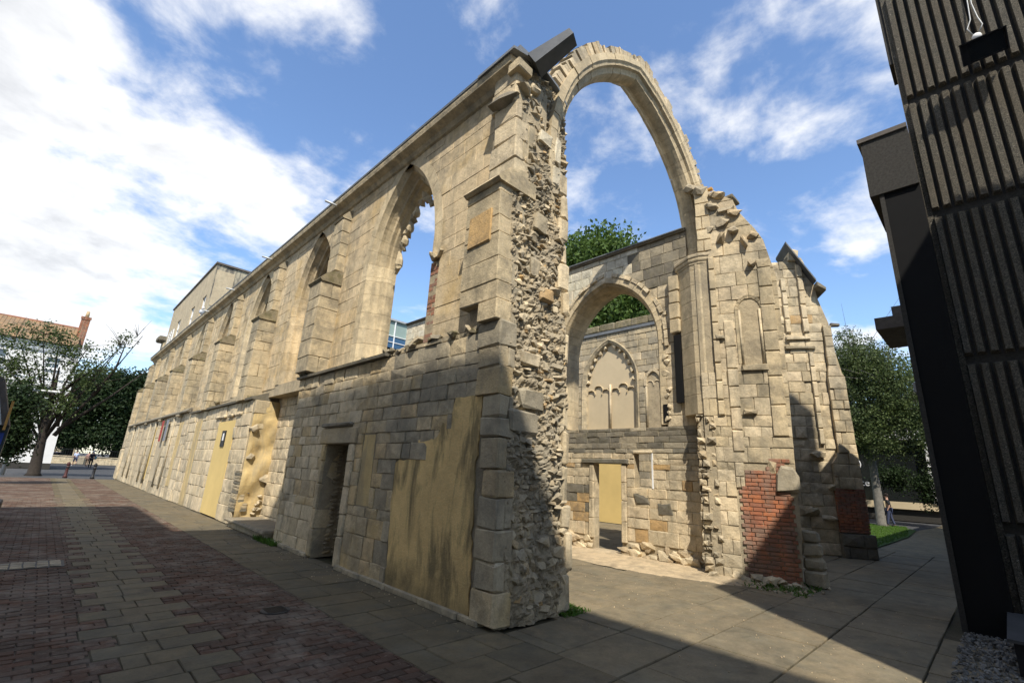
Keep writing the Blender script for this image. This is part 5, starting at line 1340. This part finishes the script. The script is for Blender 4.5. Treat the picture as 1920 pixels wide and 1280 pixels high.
# lawn
lawn=structure(meshobj('lawn',[(19.2,3.15,.012),(26,3.1,.012),(31.5,3.4,.012),(34.5,4.6,.012),(34,13,.012),(19.2,13,.012)],[(0,1,2,3,4,5)],M['soil']))
V=[];F=[]
for _ in range(26000):
    x=rnd.uniform(19.3,33.8); yv=rnd.uniform(3.2+max(0,(x-27)*.12),9); h=rnd.uniform(.03,.08); a=rnd.uniform(0,6.3); dx=.012*math.cos(a); dy=.012*math.sin(a); b=len(V)
    V+=[(x-dx,yv-dy,.01),(x+dx,yv+dy,.01),(x+rnd.uniform(-.02,.02),yv+rnd.uniform(-.02,.02),h)]; F.append((b,b+1,b+2))
o=meshobj('grass',V,F,M['grass']); o['kind']='stuff'
# weeds at the wall foot
def weeds(x0,x1,y0,y1,n,name,label,h=(.03,.12)):
    V=[];F=[]
    for _ in range(n):
        x=rnd.uniform(x0,x1); yv=rnd.uniform(y0,y1); hh=rnd.uniform(*h); a=rnd.uniform(0,6.3); w=.012; ox,oy=rnd.uniform(-.05,.05),rnd.uniform(-.05,.05); b=len(V)
        V+=[(x-w*math.cos(a),yv-w*math.sin(a),0),(x+w*math.cos(a),yv+w*math.sin(a),0),(x+ox+w*math.cos(a),yv+oy+w*math.sin(a),hh*.7),(x+ox*1.6,yv+oy*1.6,hh)]; F+=[(b,b+1,b+2),(b,b+2,b+3)]
    o=meshobj(name,V,F,M['grass']); o['kind']='stuff'; o['label']=label
weeds(3.72,3.9,10.6,11.8,500,'weeds','green weeds growing at the wall foot beside the stone slab')
weeds(5.0,5.5,4.0,4.35,260,'weeds','moss and weeds at the foot of the near broken pier',(.02,.06))
weeds(9.1,10.5,2.5,3.5,500,'weeds','small weeds at the foot of the brick patched pier',(.02,.08))
# ============================================================ TREES
def leaves(n,blobs,size,rs,shell=.55,clump=0):
    rg=np.random.RandomState(rs); w=np.array([b[3]*b[4]*b[5] for b in blobs]); w/=w.sum()
    ci=rg.choice(len(blobs),n,p=w); B=np.array(blobs)
    d=rg.normal(size=(n,3)); d/=np.linalg.norm(d,axis=1)[:,None]; r=shell+(1-shell)*rg.rand(n)**.7
    c=B[ci,:3]+d*r[:,None]*B[ci,3:6]
    if clump:
        k=rg.randint(0,max(1,n//clump),n); base=c[k%n]; c=base+rg.normal(size=(n,3))*size*2.2
    a=rg.normal(size=(n,3)); a/=np.linalg.norm(a,axis=1)[:,None]; b=np.cross(a,rg.normal(size=(n,3))); b/=np.linalg.norm(b,axis=1)[:,None]
    s=size*rg.uniform(.6,1.3,n)[:,None]
    V=np.stack([c-a*s,c+b*s*.55,c+a*s,c-b*s*.55],1).reshape(-1,3)
    F=np.arange(4*n).reshape(-1,4)
    return V,F
def fastmesh(name,V,F,mat,parent,origin):
    me=bpy.data.meshes.new(name); n=len(V); m=len(F); V=V-np.array(origin)
    me.vertices.add(n); me.vertices.foreach_set('co',V.astype(np.float32).ravel()); me.loops.add(m*4); me.loops.foreach_set('vertex_index',F.ravel().astype(np.int32)); me.polygons.add(m)
    me.polygons.foreach_set('loop_start',np.arange(0,4*m,4,dtype=np.int32)); me.update(calc_edges=True); me.materials.append(mat)
    o=bpy.data.objects.new(name,me); link(o,parent); o.location=Vector(origin)-wloc(parent); return o
def tree(name,base,label,cat,trunk_r,height,blobs,nleaf,lsize,mat,rs,shell=.5,clump=6,bark='bark',limbs=7,lean=(0,0),limb_r=.35,group=None,twigs=0):
    t=empty(name,base,label,cat,group); rg=random.Random(rs); bx,by,bz=base
    top=Vector((bx+lean[0],by+lean[1],bz+height))
    P=[Vector((bx,by,bz-.1)),Vector((bx,by,bz+.15)),Vector((bx,by,bz)).lerp(top,.2),Vector((bx,by,bz)).lerp(top,.45),Vector((bx,by,bz)).lerp(top,.75),top]
    V,F=tube(P,[trunk_r*1.9,trunk_r*1.25,trunk_r,trunk_r*.8,trunk_r*.5,trunk_r*.15],10); meshobj('trunk',V,F,M[bark],t,smooth=True)
    for k in range(limbs):
        b=rg.choice(blobs); s_=Vector((bx,by,bz)).lerp(top,rg.uniform(.25,.7)); e=Vector((b[0]+rg.uniform(-.6,.6)*b[3],b[1]+rg.uniform(-.6,.6)*b[4],b[2]+rg.uniform(-.2,.7)*b[5])); mid=s_.lerp(e,.5)+Vector((0,0,.08*height*rg.random()))
        V,F=tube([s_,mid,e],[trunk_r*limb_r,trunk_r*limb_r*.6,trunk_r*.05],6); meshobj('limb',V,F,M[bark],t,smooth=True)
    TV=[];TF=[]
    for k in range(twigs):
        b=rg.choice(blobs); c=Vector(b[:3]); d=Vector((rg.gauss(0,1)*b[3],rg.gauss(0,1)*b[4],abs(rg.gauss(0,1))*b[5]))*.8
        V,F=tube([c,c+d*.5+Vector((0,0,.1)),c+d],[trunk_r*.10,trunk_r*.06,trunk_r*.02],4); q=len(TV); TV+=V; TF+=[tuple(i+q for i in f) for f in F]
    if TV: o=meshobj('twig',TV,TF,M[bark],t); o['kind']='stuff'
    V,F=leaves(nleaf,blobs,lsize,rs,shell,clump); fastmesh('crown',V,F,mat,t,tuple(np.mean(V,0)))
    return t
# street tree at left, thin and open
bl=[(-.9,44.5,5.2,2.4,1.8,1.4),(-2.6,44.6,6.6,1.8,1.5,1.5),(-.4,44.2,8.3,1.6,1.4,1.3),(.9,44.0,7.2,1.5,1.3,1.2),(-3.0,44.3,8.6,1.3,1.2,.9),(-1.6,44.2,9.2,1.5,1.2,.8),(2.3,44,9.3,.9,.7,1.3),(1.6,44,6.2,1.0,.8,.7),(3.1,44,10.2,.5,.5,.8),(-1.6,44.3,3.6,1.3,1.1,1.0),(.6,44.2,4.6,1.4,1.1,.9)]
tree('street_tree',(-.1,44.8,0),'thin leaved street tree standing before the white house at far left','tree',.27,7.2,bl,8500,.09,M['leafr'],11,shell=.15,clump=24,limbs=18,lean=(-.4,-.3),limb_r=.34,twigs=90)
V_=bpy.data.objects['street_tree']
for pts in (((.3,44.6,2.6),(1.6,44.3,5.5),(3.4,44,10.3)),((.4,44.6,3.0),(2.6,44.3,5.6),(4.6,44.2,8.3)),((1.6,44.3,5.5),(2.4,44.2,7.5),(2.6,44,9.8)),((.3,44.6,3.2),(.0,44.4,6.0),(.6,44.2,8.8))):
    V,F=tube(pts,[.14,.07,.02],6); meshobj('limb',V,F,M['bark'],V_,smooth=True)
tree('evergreen_tree',(2.6,97,0),'dense dark evergreen tree left of the gap at the street end','tree',.6,12,[(2.0,96,8.5,3.2,3,4.6),(2.6,96,4.5,3.0,3,2.6),(4.4,97,10.5,3.0,3,3.6)],30000,.22,M['leafd'],21,shell=.35,clump=10)
tree('evergreen_tree',(8.2,96,0),'broad dark evergreen tree right of the street end beside the church wall','tree',.7,13,[(6.6,95,10.2,3.4,3,4.2),(9.6,95,9.5,4.2,3,5.0),(12.8,96,9.0,4,3,5.2),(8.2,95,4.6,4.4,3,2.9)],42000,.24,M['leafd'],22,shell=.35,clump=10)
tree('evergreen_tree',(-1.2,100,0),'dark evergreen tree hidden mostly behind the white house corner','tree',.5,10,[(-.4,99,7,2.6,2.6,4.5)],9000,.24,M['leafd'],23,shell=.35,clump=10)
# sunlit tree behind the arcade
tree('sycamore_tree',(28,22,0),'bright green broadleaf tree rising behind the arcade wall and seen through its arch','tree',.55,15,[(28,21.5,17.2,3.2,3.6,3.6),(27.5,18.6,17.6,3.0,2.7,2.6),(27.5,20,12.0,3.4,4.6,3.8),(27.5,16.2,12.2,3.0,2.6,3.6),(28,24.5,14,3,3,4)],60000,.17,M['leaf'],31,shell=.4,clump=8,limbs=10)
# birch behind the end pier
tree('birch_tree',(33.0,4.95,0),'slender grey green birch tree on the lawn in front of the shop windows','tree',.2,11,[(32.4,5.0,8.6,1.5,1.5,2.4),(32.2,6.4,7.2,1.5,1.5,2.4),(32.2,3.6,7.4,1.4,1.5,2.6),(32.2,2.4,5.8,1.0,1.2,2.2),(32.2,5.0,5.2,1.6,1.8,1.8),(32.2,7.0,4.6,1.2,1.2,2.2)],60000,.060,M['leafb'],41,shell=.1,clump=14,bark='barkl',limbs=14,limb_r=.3,twigs=120)
tree('birch_tree',(38.,9.0,0),'darker leafy tree standing behind the birch beside the shop','tree',.25,10,[(37.5,8.6,6.6,2,2.4,3.4),(37.5,4.0,7.2,1.6,2.4,3.6),(37.5,6.2,9.2,1.6,2.0,2.4),(37,1.8,4.6,1.2,1.6,3.2)],36000,.085,M['leafb'],42,shell=.2,clump=10,bark='barkl')
tree('shrub',(36.4,2.6,0),'low dark shrub at the path edge before the shop windows','shrub',.08,2.4,[(36.4,2.9,2.0,.6,.9,1.2),(36.4,4.6,2.6,.7,1.1,.8)],5000,.07,M['leafd'],43,shell=.2,clump=8,bark='bark',limbs=4)
tree('ivy_bush',(-1.8,34,0),'dark leafy bush at the left edge behind the notice kiosk','shrub',.1,3,[(-1.5,33.5,3.0,.9,1.0,1.8),(-1.1,33.6,2.0,.6,.8,1.0)],9000,.09,M['leafd'],44,shell=.2,clump=8,limbs=4)
# ============================================================ PEOPLE
def person(x,y,h,face,label,top,bottom,hair='hair',stride=.22,bare_legs=False,bag=None,hat=None,bend=0.):
    """walking figure; face = heading angle (radians) in plan"""
    g=empty('person',(x,y,0),label,'person'); k=h/1.75
    fwd=Vector((math.cos(face),math.sin(face),0)); sd_=Vector((-fwd.y,fwd.x,0))
    def P(f,s_,z): return Vector((x,y,0))+fwd*f*k+sd_*s_*k+Vector((0,0,z*k))
    def skin_(name,pts,edges,rad,mat,root=0):
        me=bpy.data.meshes.new(name); me.from_pydata([tuple(p-Vector((x,y,0))) for p in pts],edges,[]); o=bpy.data.objects.new(name,me); link(o,g)
        md=o.modifiers.new('skin','SKIN'); md.use_smooth_shade=True
        lay=me.skin_vertices[0].data if me.skin_vertices else None
        if lay is None:
            bpy.context.view_layer.objects.active=o; lay=me.skin_vertices[0].data
        for i,r_ in enumerate(rad): lay[i].radius=(r_*k,r_*k)
        lay[root].use_root=True
        sb=o.modifiers.new('sub','SUBSURF'); sb.levels=sb.render_levels=1
        bpy.context.view_layer.update(); ev=o.evaluated_get(bpy.context.evaluated_depsgraph_get()); nm=bpy.data.meshes.new_from_object(ev); o.modifiers.clear(); o.data=nm; nm.materials.clear(); nm.materials.append(mat)
        for p in nm.polygons: p.use_smooth=True
        return o
    s=stride
    pts=[P(0,0,.95),P(.01,0,1.15),P(.02+bend,0,1.38),P(.03+bend,0,1.50),P(.04+bend,0,1.60),P(.05+bend,0,1.68),
         P(0,.09,.90),P(s*.55,.10,.50),P(s,.10,.09),P(s+.14,.10,.04),
         P(0,-.09,.90),P(-s*.2,-.10,.50),P(-s,-.10,.11),P(-s+.12,-.10,.04),
         P(.02+bend,.17,1.40),P(-.08,.22,1.14),P(.02,.24,.92),P(.06,.24,.84),
         P(.02+bend,-.17,1.40),P(.02,-.22,1.14),P(.16,-.22,.95),P(.2,-.22,.88)]
    E=[(0,1),(1,2),(2,3),(3,4),(4,5),(0,6),(6,7),(7,8),(8,9),(0,10),(10,11),(11,12),(12,13),(2,14),(14,15),(15,16),(16,17),(2,18),(18,19),(19,20),(20,21)]
    rad=[.13,.12,.14,.055,.085,.085,.085,.055,.038,.035,.085,.055,.038,.035,.055,.04,.03,.03,.055,.04,.03,.03]
    skin_('body',pts,E,rad,M['skin'])
    # clothes follow the body a centimetre outside it
    ti=[0,1,2,14,15,18,19]; mp={v:i for i,v in enumerate(ti)}
    skin_('top',[pts[i] for i in ti],[(mp[a],mp[b]) for a,b in E if a in mp and b in mp],[.145,.14,.16,.075,.055,.075,.055],top)
    li=[0,6,7,10,11] if bare_legs else [0,6,7,8,10,11,12]; mp={v:i for i,v in enumerate(li)}
    skin_('trousers',[pts[i]-(Vector((0,0,.03)) if i==0 else Vector((0,0,0))) for i in li],[(mp[a],mp[b]) for a,b in E if a in mp and b in mp],[.145,.10,.08,.10,.08] if bare_legs else [.145,.10,.07,.055,.10,.07,.055],bottom)
    for i in (8,12):
        a=pts[i]; b=pts[i+1]; V,F=tube([a+Vector((0,0,-.02)),b+fwd*.06],[.05*k,.04*k],8); meshobj('shoe',V,F,M['blackc'] if not bare_legs else M['white_frame'],g,smooth=True)
    hd_=P(.05+bend,0,1.66); blob('hair',(hd_.x-fwd.x*.02,hd_.y-fwd.y*.02,hd_.z+.03*k),(.098*k,.098*k,.11*k),M[hair],g)
    fc_=P(.135+bend,0,1.62); blob('nose',tuple(fc_),(.018,.018,.022),M['skin'],g,6)
    if bag: c=P(-.02,-.30,1.05); V,F=cstone(c.x-.09,c.x+.09,c.y-.07,c.y+.07,c.z-.16,c.z+.14,.03); meshobj('shoulder_bag',V,F,M[bag],g)
    return g
person(2.95,76,1.76,math.pi/2+.2,'person in pale blue shirt and dark shorts walking away at the street end',M['shirt_b'],M['shorts'],bare_legs=True)
person(4.05,76.5,1.68,math.pi/2-.2,'person in dusty pink top and brown trousers walking beside a person in black',M['pink'],M['brownc'])
person(4.0,69.5,1.78,math.pi/2-.1,'person all in black with a teal shoulder bag near the low stone wall',M['blackc'],M['blackc'],hair='gull_g',bag='bagb',stride=.3)
person(33.0,4.55,1.66,math.pi*.5,'person in dark clothes standing by the birch trunk in front of the shop',M['blackc'],M['shorts'],stride=.14)
# blue car in the distance
car=empty('parked_car',(2.0,106,0),'small blue car parked beyond the dark railings at the street end','car')
V=[];F=[]
prof_=[(-2,.35),(-2,.85),(-1.3,.95),(-.8,1.42),(.7,1.42),(1.3,.95),(2,.85),(2,.35)]
for yv in (105.2,106.8):
    for a,b in prof_: V.append((2+a,yv,b))
n=len(prof_); F=[(i,(i+1)%n,n+(i+1)%n,n+i) for i in range(n)]+[tuple(range(n)),tuple(range(2*n-1,n-1,-1))]
meshobj('body',V,F,M['carpaint'],car); box('side_window',(1.3,105.15,1.0),(2.6,105.19,1.33),M['glassd'],car)
for dx in (-1.2,1.2):
    for dy in (105.15,106.85): V,F=tube([(2+dx,dy-.08,.33),(2+dx,dy+.08,.33)],.33,14); meshobj('wheel',V,F,M['black'],car)
flush()
